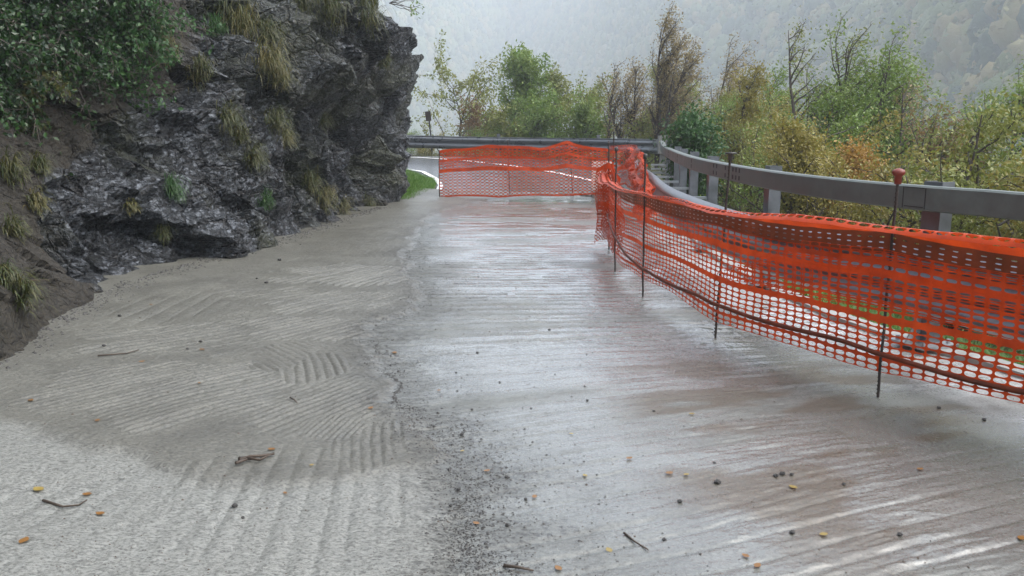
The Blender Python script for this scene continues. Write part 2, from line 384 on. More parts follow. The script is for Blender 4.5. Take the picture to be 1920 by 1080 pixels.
# patches of raked strokes: centre, radii, direction of the strokes (degrees from +x), pitch, height
RAKES = [(-2.05, 4.85, .85, .75, 52, .060, .005), (-1.1, 4.75, .40, .55, 62, .055, .004), (-1.35, 5.55, .34, .42, 108, .062, .0045), (-1.62, 5.75, .22, .42, 128, .06, .004),
         (-1.75, 6.6, .75, .55, 55, .075, .007), (-2.5, 6.2, .8, .6, 50, .085, .005), (-1.55, 7.7, .75, .6, 58, .07, .007), (-1.75, 9.1, .95, .7, 62, .085, .008),
         (-2.4, 8.0, .7, .5, 48, .12, .006), (-1.0, 3.35, .75, .75, 95, .105, .0035), (-1.9, 3.2, .9, .55, 84, .13, .0018), (-.75, 4.1, .25, .45, 100, .05, .003), (-3.0, 7.3, .5, .8, 88, .16, .004), (-.95, 4.35, .18, .22, 80, .035, .005)]
def slab(x, y):
    sx = seamx(y); dl = sx - x; dl = dl + fb2(x * 6, y * 6, 4, 32) * .10; L = sst(-.05, .07, dl)
    z = hf(y) + .028 * np.maximum(dl, 0) + .003 * L * np.clip(fb2(x * 4, y * 4, 3, 4) + .5, 0, 1)
    # right: drawn across with a stiff broom, the strokes fanning towards the near right
    k = .40 * (1 - sst(3.6, 8.0, y))
    Ph = y - k * (x - .3)
    env = (.45 + 1.1 * np.clip(fb2(x * .5, y * .7, 3, 12) + .45, 0, 1))
    wv = vn2(x * 1.3, y * .6, 6) * .12
    q1 = (Ph + wv + vn2(Ph * 2.2, x * .35, 46) * .22); pit = .5 + .5 * np.cos(2 * np.pi * q1 / .175); pit2 = .5 + .5 * np.cos(2 * np.pi * (q1 + .1 * vn2(x * 2, Ph * 3, 48)) / .067)
    g = -(.014 + .008 * sst(5, 9, y)) * pit**6 * np.clip(.75 + 1.2 * vn2(np.floor(q1 / .175) * 3.7, x * .8, 42), .1, 1) - .0042 * pit2**3 * np.clip(.5 + 1.6 * vn2(x * 1.2, Ph * 2.5, 44), 0, 1) + aniso((Ph + wv) * 4.5, x * 1.3, 2, 41) * .0022 * sst(3, 8, y) + aniso((Ph + wv) * 11, x * 2.2, 4, 43) * .0030 + fb2(x * 5, y * 9, 3, 49) * .0030 * (1 - sst(5, 9, y)) + aniso((Ph + wv * .5) * 30, x * 3, 3, 45) * .0022 + fb2(x * 14, y * 14, 3, 47) * .0024
    def crinkle(a, c, sd): return (1 - np.abs(2.6 * fb2(a, c, 3, sd)))**2
    nearw = 1 - sst(5, 10, y)
    g = g + (.0095 * crinkle(x * 2.6, Ph * 12, 141) * (.4 + .6 * nearw) + .0060 * crinkle(x * 7, Ph * 26, 143) - .006) * (.25 + .75 * nearw) * (1 - .4 * (1 - sst(3.2, 4.4, y))) * (.55 + .45 * sst(.3, 1.2, x + (y < 4.5) * .0))
    smooth_zone = sst(1.6, 2.3, x) * (1 - sst(6, 9, y)) * .7
    g = g * env * (1 - smooth_zone) * (.55 + .45 * sst(3.5, 6.5, y)) + fb2(x * .9, y * .9, 3, 51) * .010
    # left: trowelled, patchy
    lm = fb2(x * 1.1, y * 1.1, 3, 61) * .03
    l = lm + fb2(x * 9, y * 9, 3, 62) * .003 + fb2(x * 34, y * 34, 2, 66) * .0030 + (1 - np.abs(2.6 * fb2(x * 16, y * 20, 3, 67)))**2 * .0030
    rk = np.zeros(np.shape(x))
    for i, (cx, cy, ra, rb, ang, pitch, hh_) in enumerate(RAKES):
        t = R(ang); ux, uy = math.cos(t), math.sin(t)
        a = (x - cx) * ux + (y - cy) * uy; b_ = -(x - cx) * uy + (y - cy) * ux
        b2 = b_ + .12 * a * b_ + vn2(a * 1.6, b_ * 2 + 5, 70 + i) * .05
        rr_ = np.sqrt(((x - cx) / ra)**2 + ((y - cy) / rb)**2) + fb2(x * 3.0, y * 3.0, 3, 80 + i) * .55
        m = 1 - sst(.72, .95, rr_)
        amp = .35 + 1.2 * np.clip(vn2(a * 2.5, np.floor(b2 / pitch) * 7.3, 90 + i) + .4, 0, 1)
        s_ = np.abs(np.sin(np.pi * b2 / pitch)); rk = rk * (1 - m) + m * hh_ * (s_**.7 - .5) * 3.0 * amp
    l = l + rk
    # patch joints on the left: a thicker trowelled pour over the thin slurry near the camera
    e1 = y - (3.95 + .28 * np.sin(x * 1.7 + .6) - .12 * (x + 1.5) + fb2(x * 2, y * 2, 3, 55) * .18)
    l = l + .016 * sst(-.03, .05, e1)
    Lw = sst(-.15, .9, dl); z = z + g * (1 - L) + (l - lm) * L + lm * Lw
    # shallow puddle by the near stakes
    pd = 1 - sst(.5, 1.1, np.sqrt(((x - 2.35) / .95)**2 + ((y - 4.45) / .42)**2) + fb2(x * 2, y * 2, 3, 77) * .5)
    z = z * (1 - pd * .9) + (hf(y) - .004) * pd * .9
    gr = np.exp(-((dl + .05) / (.13 + .08 * vn2(y * 1.4, y * 0, 21)))**2) + .38 * np.exp(-((dl + .20) / .38)**2)
    grit = np.clip((1.5 + .8 * sst(5, 8, y)) * gr * (.55 + 1.3 * np.clip(fb2(x * 5, y * 5, 4, 23) + .3, 0, 1)), 0, 1)
    band = sst(.4, 1.2, x) * (1 - sst(.6, 1.8, np.abs(y - 4.3 - (x - 2) * -.35)))
    mud_reflect = np.clip(fb2(Ph * 4.2, x * 1.6, 3, 27) * 3.4 + .28, 0, 1) * np.clip(band + .35 * sst(.55, 1.0, x) * (1 - sst(9, 13, y)), 0, 1)  # brown streaks: real mud, with reflections of netting and trees painted into the colour
    wet = (1 - L) * np.clip(.90 + 1.6 * fb2(x * .8, Ph * 2.2, 4, 29), 0, 1) + L * .35 * np.clip(fb2(x * 1.2, y * 1.2, 3, 33) * 2, 0, 1)
    wet = wet * (1 - .5 * np.clip(mud_reflect, 0, 1)) * (1 - .6 * grit); wet = np.maximum(wet, pd); wet = np.maximum(wet, L * .6 * (1 - sst(.1, .45, dl)) * np.clip(fb2(x * 2.2, y * 2.2, 3, 35) * 2.5, 0, 1))
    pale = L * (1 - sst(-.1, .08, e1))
    chalk = (1 - L) * sst(.25, .60, x - (railx(y) - 1.15) + fb2(x * 2.5, y * 2.5, 4, 37) * .35) * sst(-1, -.4, x - (railx(y) - 1.0)); chalk = chalk * (.75 + fb2(x * 6, y * 6, 3, 38) * .6)
    return z, L, np.clip(wet, 0, 1), np.clip(mud_reflect * (1 - .9 * np.clip(chalk, 0, 1)), 0, .75), grit, pale, np.clip(chalk, 0, 1)
vv = np.linspace(20.6, -0.0, 2)
ang = np.linspace(math.atan(CAM_H / 20.9), math.atan(CAM_H / 2.35), 940)
ys = np.concatenate([CAM_H / np.tan(ang), np.linspace(2.3, -6, 60)])
uu = np.linspace(0, 1, 1000)
xl = np.interp(ys, [-6, 2.3, 6, 9, 13, 18, 19.5, 21], [-4.6, -4.6, -4.6, -4.7, -4.2, -3.4, -3.0, -2.6]); xr = railx(ys) + .10
Xg = xl[:, None] + (xr - xl)[:, None] * uu[None, :]; Yg = np.repeat(ys[:, None], len(uu), 1)
Yg = Yg + np.where(Yg > 19.5, fb2(Xg * .8, Yg * 0 + 2, 3, 3) * .35, 0) * sst(19.5, 20.9, Yg)
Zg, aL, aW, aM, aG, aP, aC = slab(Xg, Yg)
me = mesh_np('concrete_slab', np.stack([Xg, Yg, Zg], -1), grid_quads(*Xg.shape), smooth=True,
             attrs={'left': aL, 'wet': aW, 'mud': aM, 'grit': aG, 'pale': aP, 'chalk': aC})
me.flip_normals()
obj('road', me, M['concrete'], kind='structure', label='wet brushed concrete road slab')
def gz(x, y):
    x, y = np.array([float(x)]), np.array([float(y)])
    if y[0] > 20.6: return float(hf(y)[0]) - .03
    return float(slab(x, y)[0][0])
# slab edge: a low pale concrete lip under the posts
mb = MB()
lip = [(float(railx(y)) + .16, y, float(hf(y)) - .02) for y in np.linspace(-6, 21.5, 60)]
mb.sweep(lip, [(-.10, -.35), (.10, -.35), (.09, .05), (-.09, .055)])
M['lip'] = simple('pale wet concrete edge', (.36, .36, .34), .35, 0, .3, 8, .004)
obj('kerb', mb.mesh('kerb'), M['lip'], kind='structure')

# ------------------------------------------------------------------ far asphalt road round the bend
def sheet(name, xs0, xs1, y0, y1, nx, ny, off, mat, f=None, **kw):
    yy = np.linspace(y0, y1, ny); a = np.array([xs0(t) for t in yy]); c_ = np.array([xs1(t) for t in yy])
    Xs = a[:, None] + (c_ - a)[:, None] * np.linspace(0, 1, nx)[None]; Ys = np.repeat(yy[:, None], nx, 1)
    me = mesh_np(name, np.stack([Xs, Ys, hf(Ys) + off + fb2(Xs, Ys, 2, 4) * .01], -1), grid_quads(ny, nx), smooth=True); me.flip_normals()
    return obj(name, me, mat, **kw)
def bndx(y):  # right edge for y in 19..30
    return float(np.interp(y, [19, 21, 24.3, 26.2, 27.6, 28.6, 29.3], [3.36, 3.66, 4.25, 4.1, 3.3, 1.8, 0.0]))
sheet('pavement', lambda t: -30, lambda t: bndx(t) - .1 if t < 29.2 else .1 - (t - 29.2) * 4.8, 18.2, 30.0, 80, 60, -.035, M['asphalt'], kind='structure')
def line(name, pts, wdt, off, label):
    Q = []; pts = [np.array(p, float) for p in pts]
    for i in range(len(pts) - 1):
        for t in np.linspace(0, 1, 6, endpoint=False): Q.append(pts[i] * (1 - t) + pts[i + 1] * t)
    Q.append(pts[-1]); v = []
    for i, q in enumerate(Q):
        t = Q[min(i + 1, len(Q) - 1)] - Q[max(i - 1, 0)]; t = t / np.hypot(*t); nrm = np.array([t[1], -t[0]])
        for sgn in (-1, 1):
            e = q + nrm * sgn * wdt / 2; v.append((e[0], e[1], float(hf(e[1])) + off))
    me = mesh_np(name, v, [[2 * i, 2 * i + 1, 2 * i + 3, 2 * i + 2] for i in range(len(Q) - 1)], smooth=True)
    return obj(name, me, M['white'], kind='structure', label=label)
line('road_marking', [(-30, 31.5), (-12, 30.0), (-5, 29.4), (-3.2, 29.0), (-1.5, 27.8), (0, 26.4), (1.3, 24.8), (2.4, 22.8), (2.9, 21.2)], .16, -.018, 'white edge line on the outer side of the bend')
line('road_marking', [(-2.25, 18.3), (-2.0, 19.6), (-1.82, 21.0), (-1.85, 22.3), (-2.1, 23.6), (-2.6, 25), (-3.6, 26), (-6, 27), (-12, 28.2)], .14, -.012, 'white edge line curving round the grass wedge')

# ================================================================== ROCK CLIFF
CP = [(-3.0, -6), (-3.1, 0), (-3.35, 3.5), (-3.62, 5.86), (-3.92, 8.3), (-3.62, 10.3), (-3.22, 12.9), (-2.86, 16.0), (-2.68, 18.2), (-2.90, 20.6), (-3.2, 22.6), (-4.2, 24.6), (-7, 26), (-13, 27), (-26, 28)]
CP = np.array(CP, float)
def catmull(P_, n):
    out = []; m = len(P_)
    for i in range(m - 1):
        p0, p1, p2, p3 = P_[max(i - 1, 0)], P_[i], P_[i + 1], P_[min(i + 2, m - 1)]
        for t in np.linspace(0, 1, n, endpoint=False):
            out.append(.5 * ((2 * p1) + (-p0 + p2) * t + (2 * p0 - 5 * p1 + 4 * p2 - p3) * t * t + (-p0 + 3 * p1 - 3 * p2 + p3) * t**3))
    out.append(P_[-1]); return np.array(out)
C0 = catmull(CP, 60); sl = np.concatenate([[0], np.cumsum(np.hypot(*np.diff(C0, axis=0).T))])
NS, NT = 1150, 300
# finer along the part in view
key = np.interp(np.linspace(0, 1, NS), [0, .06, .16, .90, 1], [0, sl[-1] * .14, sl[-1] * .20, sl[-1] * .63, sl[-1]])
cx, cy = np.interp(key, sl, C0[:, 0]), np.interp(key, sl, C0[:, 1])
tx, ty = np.gradient(cx), np.gradient(cy); tn = np.hypot(tx, ty); nx_, ny_ = ty / tn, -tx / tn
tz = np.linspace(0, 1, NT)**1.25 * 9.2 - .35
S, T = np.meshgrid(np.arange(NS), np.arange(NT)); z = tz[T]; yb = cy[S]; ss = key[S]
slope = np.interp(yb, [0, 5, 7, 9, 11, 14, 17, 21, 24], [.85, .85, .72, .60, .40, .14, .0, -.02, .05])
zz = np.maximum(z, 0)
lean = slope * zz + .10 * zz * sst(3.2, 6, z) * 3
# the big block standing proud at half distance, the hollow behind it, the bulge at the far nose
lean = lean - .55 * np.exp(-((yb - 14.0) / 1.5)**2) * sst(1.7, 2.3, z) * (1 - sst(3.3, 3.6, z))
lean = lean + .60 * np.exp(-((yb - 17.2) / .55)**2) * sst(.1, .7, z) * (1 - sst(1.9, 2.6, z))
lean = lean - .28 * np.exp(-((yb - 20.6) / 1.4)**2) * np.exp(-((z - 2.9) / .7)**2)
lean = lean - .12 * np.exp(-((yb - 20.0) / 1.5)**2) * np.exp(-((z - .5) / .5)**2)
px, py, pz = cx[S] - nx_[S] * lean, cy[S] - ny_[S] * lean, z.astype(float)
soil = sst(-.25, .15, np.interp(z, [0, .3, 1.0, 1.25, 1.65, 2.0, 2.6, 4], [7.3, 7.9, 8.3, 8.9, 9.7, 10.9, 11.4, 12.2]) - yb + fb2(ss * 1.1, z * 1.6, 4, 101) * .9)
soil = np.maximum(soil, .9 * sst(.0, .2, .12 + fb2(ss * 1.1, z * .3, 3, 105) * .3 - z))
ha = soil
gul = np.abs(fb2(ss * 1.15 + z * .25, z * .22, 3, 113)); gw = sst(10, 13, yb) * (1 - .5 * sst(19, 21, yb))
px = px - nx_[S] * (.30 - gul * 2.0).clip(0, .3) * 1.5 * gw; py = py - ny_[S] * (.30 - gul * 2.0).clip(0, .3) * 1.5 * gw
st_ = pz * 1.0 + (py * .35)
d = fb3(px * .55, py * .55, pz * .6, 3, 110) * .9
f1 = facets(px * .95, py * .8, st_ * 1.05, 120) * .62
f2 = facets(px * 2.6, py * 2.2, st_ * 3.2, 130) * .24
f3 = facets(px * 8, py * 7, st_ * 10, 140) * .038
f4 = fb3(px * 9, py * 9, pz * 13, 3, 150) * .032
rough = 1 - .72 * ha
disp = (d * (.6 + .4 * rough) + (f1 * (1 - .55 * sst(17.5, 19.5, yb)) + f2) * rough + (f3 + f4) * (.55 * rough + .45)) * sst(-.15, .6, z + .15) + .14 * (1 - sst(.2, 1.2, z)) + .05
px = px + nx_[S] * disp; py = py + ny_[S] * disp; pz = pz + (f2 * .5 + f3 * .6) * rough * sst(0, .5, z)
moss = np.clip(fb3(px * .9, py * .9, pz * .9, 4, 160) * 2.6 - .05 + .25 * sst(2.5, 4.5, z) + .3 * sst(15, 18, yb), 0, 1) * .85
vs = np.stack([px, py, pz], -1).reshape(-1, 3)
qs = grid_quads(NT, NS)
me = mesh_np('rock_face', vs, qs, smooth=False, attrs={'soil': soil, 'moss': moss})
cliff = obj('cliff', me, M['rock'], kind='structure', label='dark wet rock cliff beside the road')
bvh = BVHTree.FromPolygons([tuple(v) for v in vs[::1].tolist()], qs.tolist())
def hit(u, v):
    """where the rock lies along the line of sight through photograph pixel (u,v)"""
    q = Vector(P(u, v, 10)) - Vector((0, 0, CAM_H)); r = bvh.ray_cast(Vector((0, 0, CAM_H)), q.normalized())
    return (r[0], r[1]) if r[0] is not None else (None, None)

# ================================================================== GUARDRAILS
def lerp_path(pts, step):
    pts = np.array(pts, float); C_ = catmull(pts, 14); L = np.concatenate([[0], np.cumsum(np.linalg.norm(np.diff(C_, axis=0), axis=1))])
    n = max(2, int(L[-1] / step)); q = np.linspace(0, L[-1], n + 1)
    return np.stack([np.interp(q, L, C_[:, k]) for k in range(C_.shape[1])], -1)
# right-hand barrier: box top rail, H posts, three-wave beam held off the posts by spacers
gr_ = thing('guardrail', (3.0, 6.0, 0), 'grey steel guardrail with a box top rail curving along the outer edge of the slab', 'guardrail')
def bx_off(y): return float(railx(y))
tp = [(bx_off(y), y, 1.20 + float(hf(y)) + .0045 * max(0, y - 8)) for y in (-3, 0, 2, 4, 5.5, 6.1, 7, 8.3, 10, 11.8, 14.5, 18, 20.6)]
path = lerp_path(tp, .35)
mb = MB(); prof = [(-.045, -.17), (.045, -.17), (.045, 0), (-.045, 0)]
mb.sweep([tuple(q) for q in path], [(a - .02, b_) for a, b_ in [(-.05, -.165), (-.035, -.175), (.05, -.175), (.05, -.01), (.04, 0), (-.035, 0), (-.05, -.012)]])
obj('top_rail', mb.mesh('top_rail'), M['railbox'], gr_).location = (-3.0, -6.0, 0)
post_y = [-1.2, .7, 2.55, 4.3, 6.08, 8.62, 11.2, 13.0, 14.6, 16.1, 17.6, 19.1, 20.4]
def tang(y):
    t = Vector((float(railx(y + .1) - railx(y - .1)), .2, 0)).normalized(); return t
for y in post_y:
    x = bx_off(y) + .02; z0 = float(hf(y)); t = tang(y); nrm = Vector((t.y, -t.x, 0)); Mx = Matrix((t, nrm, Vector((0, 0, 1)))).transposed()
    zt = 1.225 + z0 + .0045 * max(0, y - 8)
    mb = MB(); c = Vector((x, y, 0)) + nrm * .09
    h = zt - z0 + .02
    # channel section: web facing the road with two flanges
    mb.box(c + Vector((0, 0, z0 - .02 + h / 2)) - nrm * .03, (.16, .012, h), Mx)
    mb.box(c + Vector((0, 0, z0 - .02 + h / 2)) + nrm * .03 + t * .074, (.010, .108, h), Mx)
    mb.box(c + Vector((0, 0, z0 - .02 + h / 2)) + nrm * .03 - t * .074, (.010, .108, h), Mx)
    po = obj('post', mb.mesh('post'), M['galv'], gr_, loc=(-3.0, -6.0, 0))
    mb = MB(); mb.box(c + Vector((0, 0, z0 + .045)), (.34, .34, .02), Mx)
    for sx in (-.12, .12):
        for sy in (-.12, .12): mb.lathe(c + t * sx + nrm * sy + Vector((0, 0, z0 + .055)), [(.016, 0), (.016, .03), (0, .03)], 6)
    obj('base_plate', mb.mesh('base_plate'), M['galvlight'], po)
    mb = MB()   # gusset fin on the road side
    a0 = c - nrm * .037 + Vector((0, 0, z0 + .055)); b = len(mb.v)
    for s_ in (-.006, .006):
        for q in ((0, 0), (-.14, 0), (0, .26)): mb.v.append(tuple(a0 + t * s_ + nrm * q[0] + Vector((0, 0, q[1]))))
    mb.t += [[b, b + 1, b + 2], [b + 3, b + 5, b + 4]]; mb.q += [[b, b + 3, b + 4, b + 1], [b + 1, b + 4, b + 5, b + 2], [b, b + 2, b + 5, b + 3]]
    obj('gusset', mb.mesh('gusset'), M['galvlight'], po)
    for zz_ in (.42, .70):
        mb = MB(); mb.box(c - nrm * .21 + Vector((0, 0, z0 + zz_)), (.07, .34, .035), Mx); obj('spacer', mb.mesh('spacer'), M['galvlight'], po)
# beam, 0.38 m nearer the road than the posts
bp = []
for y in (-3, 0, 2, 4, 5.5, 7, 8.3, 10, 11.8, 14.5, 17, 19.2, 20.6):
    t = tang(y); bp.append((bx_off(y) - t.y * .34 - (.25 * float(sst(15, 20, y))), y + t.x * .34, float(hf(y)) + .34))
W3 = [(0, 0), (.03, .03), (.08, .055), (.08, .10), (.0, .145), (.0, .175), (.08, .215), (.08, .26), (.0, .305), (.0, .335), (.08, .375), (.08, .42), (.03, .45), (0, .475)]
prof = [(-a, b_) for a, b_ in W3] + [(-a + .004, b_) for a, b_ in W3[::-1]]
mb = MB(); mb.sweep([tuple(q) for q in lerp_path(bp, .3)], prof)
obj('beam', mb.mesh('beam', True), M['galv'], gr_, loc=(-3.0, -6.0, 0))
# joint slots in the top rail
def slots(y0, rows):
    mb = MB()
    for dy, dz, w_, h_ in rows:
        y = y0 + dy; t = tang(y); nrm = Vector((t.y, -t.x, 0)); Mx = Matrix((t, nrm, Vector((0, 0, 1)))).transposed()
        zt = 1.20 + float(hf(y)) + .0045 * max(0, y - 8)
        mb.box(Vector((float(np.interp(y, path[:, 1], path[:, 0])), y, zt + dz)) - nrm * .0705, (w_, .004, h_), Mx)
    return mb
mb = slots(9.05, [(dy, dz, .035, .045) for dy in (-.0, .12, .24, .55, .95, 1.1) for dz in (-.045, -.125)])
obj('bolt_slot', mb.mesh('bolt_slot'), M['hole'], gr_, loc=(-3.0, -6.0, 0))
mb = slots(6.02, [(0, -.088, .007, .15), (.17, -.088, .007, .15), (.085, -.015, .17, .006), (.085, -.15, .17, .006)])
for yy in (11.6, 13.4, 15.4): mb2 = slots(yy, [(0, -.05, .03, .05), (0, -.12, .03, .05)]); k = len(mb.v); mb.v += mb2.v; mb.q += [[i + k for i in q] for q in mb2.q]
obj('joint_seam', mb.mesh('joint_seam'), M['hole'], gr_, loc=(-3.0, -6.0, 0))

# far barrier round the outside of the bend
fr = thing('guardrail', (0, 29, .6), 'dark wet two-wave guardrail running across the far side of the bend', 'guardrail')
FP = [(-26, 35.0), (-14, 32.0), (-7, 30.8), (-3.4, 30.2), (-1.2, 29.8), (1.2, 29.2), (2.9, 28.2), (4.1, 26.9), (4.42, 25.6)]
ftop = lambda x, y: 1.30 - .012 * (x + 3.4) + .01 * abs(x)
fp = [(x, y, ftop(x, y) - .42) for x, y in FP]
W2 = [(0, 0), (.03, .02), (.09, .07), (.09, .14), (.0, .19), (.0, .23), (.09, .28), (.09, .35), (.03, .40), (0, .42)]
prof = [(-a, b_) for a, b_ in W2] + [(-a + .005, b_) for a, b_ in W2[::-1]]
# travel runs left to right, so the road is on the right-hand side
prof = [(-a, b_) for a, b_ in prof]
mb = MB(); fpp = lerp_path(fp, .4); mb.sweep([tuple(q) for q in fpp], prof); obj('beam', mb.mesh('beam', True), M['darkrail'], fr, loc=(0, -29, -.6))
mb = MB(); mb.sweep([(q[0], q[1] + .01, q[2] + .425) for q in fpp], [(-.03, -.006), (.05, -.006), (.05, .012), (-.03, .012)])
obj('top_flange', mb.mesh('top_flange'), M['galvlight'], fr, loc=(0, -29, -.6))
for i in range(2, len(fpp) - 1, 9):
    q = fpp[i]; mb = MB(); mb.box((q[0], q[1] + .14, (q[2] + .40 + .1) / 2 + .15), (.10, .06, q[2] + .40 - .1)); obj('post', mb.mesh('post'), M['galv'], fr, loc=(0, -29, -.6))
q = fpp[-1]; mb = MB(); mb.box((q[0] + .02, q[1] - .15, 1.12), (.26, .30, .52)); mb.box((q[0] + .02, q[1] - .15, .6), (.14, .14, .7))
obj('end_box', mb.mesh('end_box'), M['mudclod'], fr, loc=(0, -29, -.6))

# small sign seen from behind past the far rail
sx_, sy_, sz_ = P(809, 262, 31.2)
t = thing('road_sign', (sx_, sy_, .4), 'small dark road sign on a leaning pole behind the far guardrail', 'road sign')
mb = MB(); mb.tube([(0.05, 0, -.3), (-.02, 0, .9), (-.09, 0, 1.65)], .03, .028); obj('pole', mb.mesh('pole'), M['hole'], t)
mb = MB(); mb.box((-.10, -.04, 1.62), (.20, .02, .34), Matrix.Rotation(R(-6), 3, 'Y')); obj('plate', mb.mesh('plate'), M['rust'], t)

# ================================================================== STAKES
def stake(x, y, top, dx, dy, label, cap, r=.0085):
    z0 = gz(x, y); t = thing('stake', (x, y, z0), label, 'stake', 'iron stakes carrying the orange netting')
    mb = MB(); n = 26
    pts = [(dx * i / n + .003 * math.sin(i * .9), dy * i / n, -.06 + (top - z0 + .06) * i / n) for i in range(n + 1)]
    mb.tube(pts, r, r, 8)
    for i in range(0, n * 2):   # ribs of reinforcing bar
        f = i / (n * 2); mb.lathe((dx * f, dy * f, .02 + (top - z0 - .05) * f), [(r, 0), (r * 1.25, .004), (r, .009)], 8)
    obj('bar', mb.mesh('bar', True), M['rust'], t)
    e = (dx, dy, top - z0)
    if cap == 'red':
        mb = MB(); mb.lathe((e[0], e[1], e[2] - .075), [(.014, 0), (.020, .002), (.020, .045), (.034, .058), (.037, .070), (.032, .082), (.014, .090), (0, .092)], 18)
        obj('cap', mb.mesh('cap', True), M['capred'], t)
    elif cap == 'flat':
        mb = MB(); mb.lathe((e[0], e[1], e[2] - .055), [(.013, 0), (.017, .002), (.017, .04), (.040, .045), (.040, .056), (0, .058)], 16)
        obj('cap', mb.mesh('cap', True), M['capblack'], t)
    elif cap == 'small':
        mb = MB(); mb.lathe((e[0], e[1], e[2] - .04), [(.013, 0), (.020, .002), (.020, .04), (.012, .05), (0, .05)], 12)
        obj('cap', mb.mesh('cap', True), M['capblack'], t)
    return t
def st_px(ub, vb, ut, vt, label, cap, **k):
    x, y = G(ub, vb); x2, _, z2 = P(ut, vt, y); stake(x, y, z2, x2 - x, 0, label, cap, **k); return (x, y)
K5 = st_px(1645, 745, 1685, 321, 'tall rusty iron stake with a red mushroom cap, nearest stake of the netting', 'red')
K4 = st_px(1340, 635, 1370, 286, 'rusty iron stake with a thin flat black cap, second along the netting', 'flat')
K3 = st_px(1205, 556, 1210, 290, 'iron stake with a small cap in front of the white curve of the beam', 'small')
K2 = st_px(1153, 506, 1155.5, 277, 'short iron stake just right of the netting corner', 'small')
K1 = st_px(1141.5, 468, 1141.5, 264, 'bare iron stake at the corner where the netting turns', 'none')
x_, y_ = P(1149, 340, 19.0)[:2]; stake(x_, y_, P(1149, 247, 19.0)[2], 0, 0, 'tallest thin iron stake rising behind the netting corner', 'small', r=.014)
K6 = (3.22, 3.35); stake(3.22, 3.35, 1.36, .05, 0, 'iron stake of the netting standing outside the right edge of view', 'red')
FS = []
for ub, vb, ut, vt, lb in ((824, 374, 823.5, 281, 'thin iron stake at the far left end of the cross netting'), (956, 369, 952, 262, 'thin iron stake in the left half of the cross netting'),
                           (1074, 358, 1068, 266, 'thin iron stake in the right half of the cross netting')):
    x, y = G(ub, vb); y = min(y, 20.6); x = P(ub, vb, y)[0]; x2, _, z2 = P(ut, vt, y); stake(x, y, z2, x2 - x, 0, lb, 'none', r=.012); FS.append((x, y))

# ================================================================== ORANGE NETTING
def netmesh(name, length, rows, surf, pitch=.08, nseg=12, fill=(.85, .77), jit=0, keep=None):
    """rows: list of (kind, t0, t1) with t the fraction of height; surf(s, t) -> xyz, vectorised"""
    ncol = int(length / pitch); V, Q = [], []; base = 0; rng = np.random.RandomState(3)
    an = (np.arange(nseg) + .5) / nseg * 2 * math.pi
    ca, sa = np.cos(an), np.sin(an); m_ = np.maximum(np.abs(ca), np.abs(sa)); ox, oy = ca / m_ / 2, sa / m_ / 2   # on the unit square
    pw = .75; ix = np.sign(ca) * np.abs(ca)**pw / 2; iy = np.sign(sa) * np.abs(sa)**pw / 2
    sc = (np.arange(ncol) + .5) * pitch
    for kind, t0, t1 in rows:
        dt = t1 - t0
        if kind == 'h':
            S_ = np.concatenate([sc[:, None] + ox * pitch, sc[:, None] + ix * pitch * fill[0]], 1)
            T_ = np.concatenate([np.tile(t0 + dt / 2 + oy * dt, (ncol, 1)), np.tile(t0 + dt / 2 + iy * dt * fill[1], (ncol, 1))], 1)
            if keep is not None:
                k_ = keep(sc, np.full(sc.shape, t0 + dt / 2)); S_, T_ = S_[k_], T_[k_]
            nn = len(S_)
            idx = base + np.arange(nn)[:, None] * 2 * nseg; i = np.arange(nseg); j = (i + 1) % nseg
            q = np.stack([idx + i, idx + j, idx + nseg + j, idx + nseg + i], -1).reshape(-1, 4)
            V.append(np.stack(surf(S_.ravel(), T_.ravel()), -1)); Q.append(q); base += nn * 2 * nseg
        else:
            s_ = np.arange(ncol * 2 + 1) * pitch / 2
            if keep is not None:
                k_ = keep(s_, np.full(s_.shape, t0 + dt / 2)); s_ = s_[k_]
            m = 3; S_ = np.tile(s_, (m, 1)); T_ = np.repeat(np.linspace(t0, t1, m)[:, None], len(s_), 1)
            V.append(np.stack(surf(S_.ravel(), T_.ravel()), -1)); Q.append(base + grid_quads(m, len(s_))); base += S_.size
    return mesh_np(name, np.concatenate(V), np.concatenate(Q), smooth=True)
def rowset(spec, t0=0.0):
    tot = sum(n * h for _, n, h in spec); out = []; t = t0
    for k, n, h in spec:
        for _ in range(n): out.append((k, t, t + h / tot)); t += h / tot
    return out
# --- long near netting along the stakes
NP_ = [(1.16, 11.55), (K1[0] - .03, K1[1]), K2, K3, (1.40, 7.25), K4, (1.86, 5.7), K5, (2.68, 4.12), K6]
c3 = lerp_path([(a, b_, 0) for a, b_ in NP_], .1); CL = np.concatenate([[0], np.cumsum(np.linalg.norm(np.diff(c3, axis=0), axis=1))]); LN = CL[-1]
stake_s = np.array([CL[np.argmin(np.hypot(c3[:, 0] - k[0], c3[:, 1] - k[1]))] for k in (K1, K2, K3, K4, K5, K6)])
def between(s):   # 0 at the stakes, 1 half-way between them
    i = np.clip(np.searchsorted(stake_s, s), 1, len(stake_s) - 1); a, c_ = stake_s[i - 1], stake_s[i]
    f = np.clip((s - a) / (c_ - a), 0, 1); return 4 * f * (1 - f)
def nearbase(s):
    x = np.interp(s, CL, c3[:, 0]); y = np.interp(s, CL, c3[:, 1]); dx = np.interp(s + .05, CL, c3[:, 0]) - np.interp(s - .05, CL, c3[:, 0]); dy = np.interp(s + .05, CL, c3[:, 1]) - np.interp(s - .05, CL, c3[:, 1])
    n = np.hypot(dx, dy) + 1e-9; return x, y, dx / n, dy / n
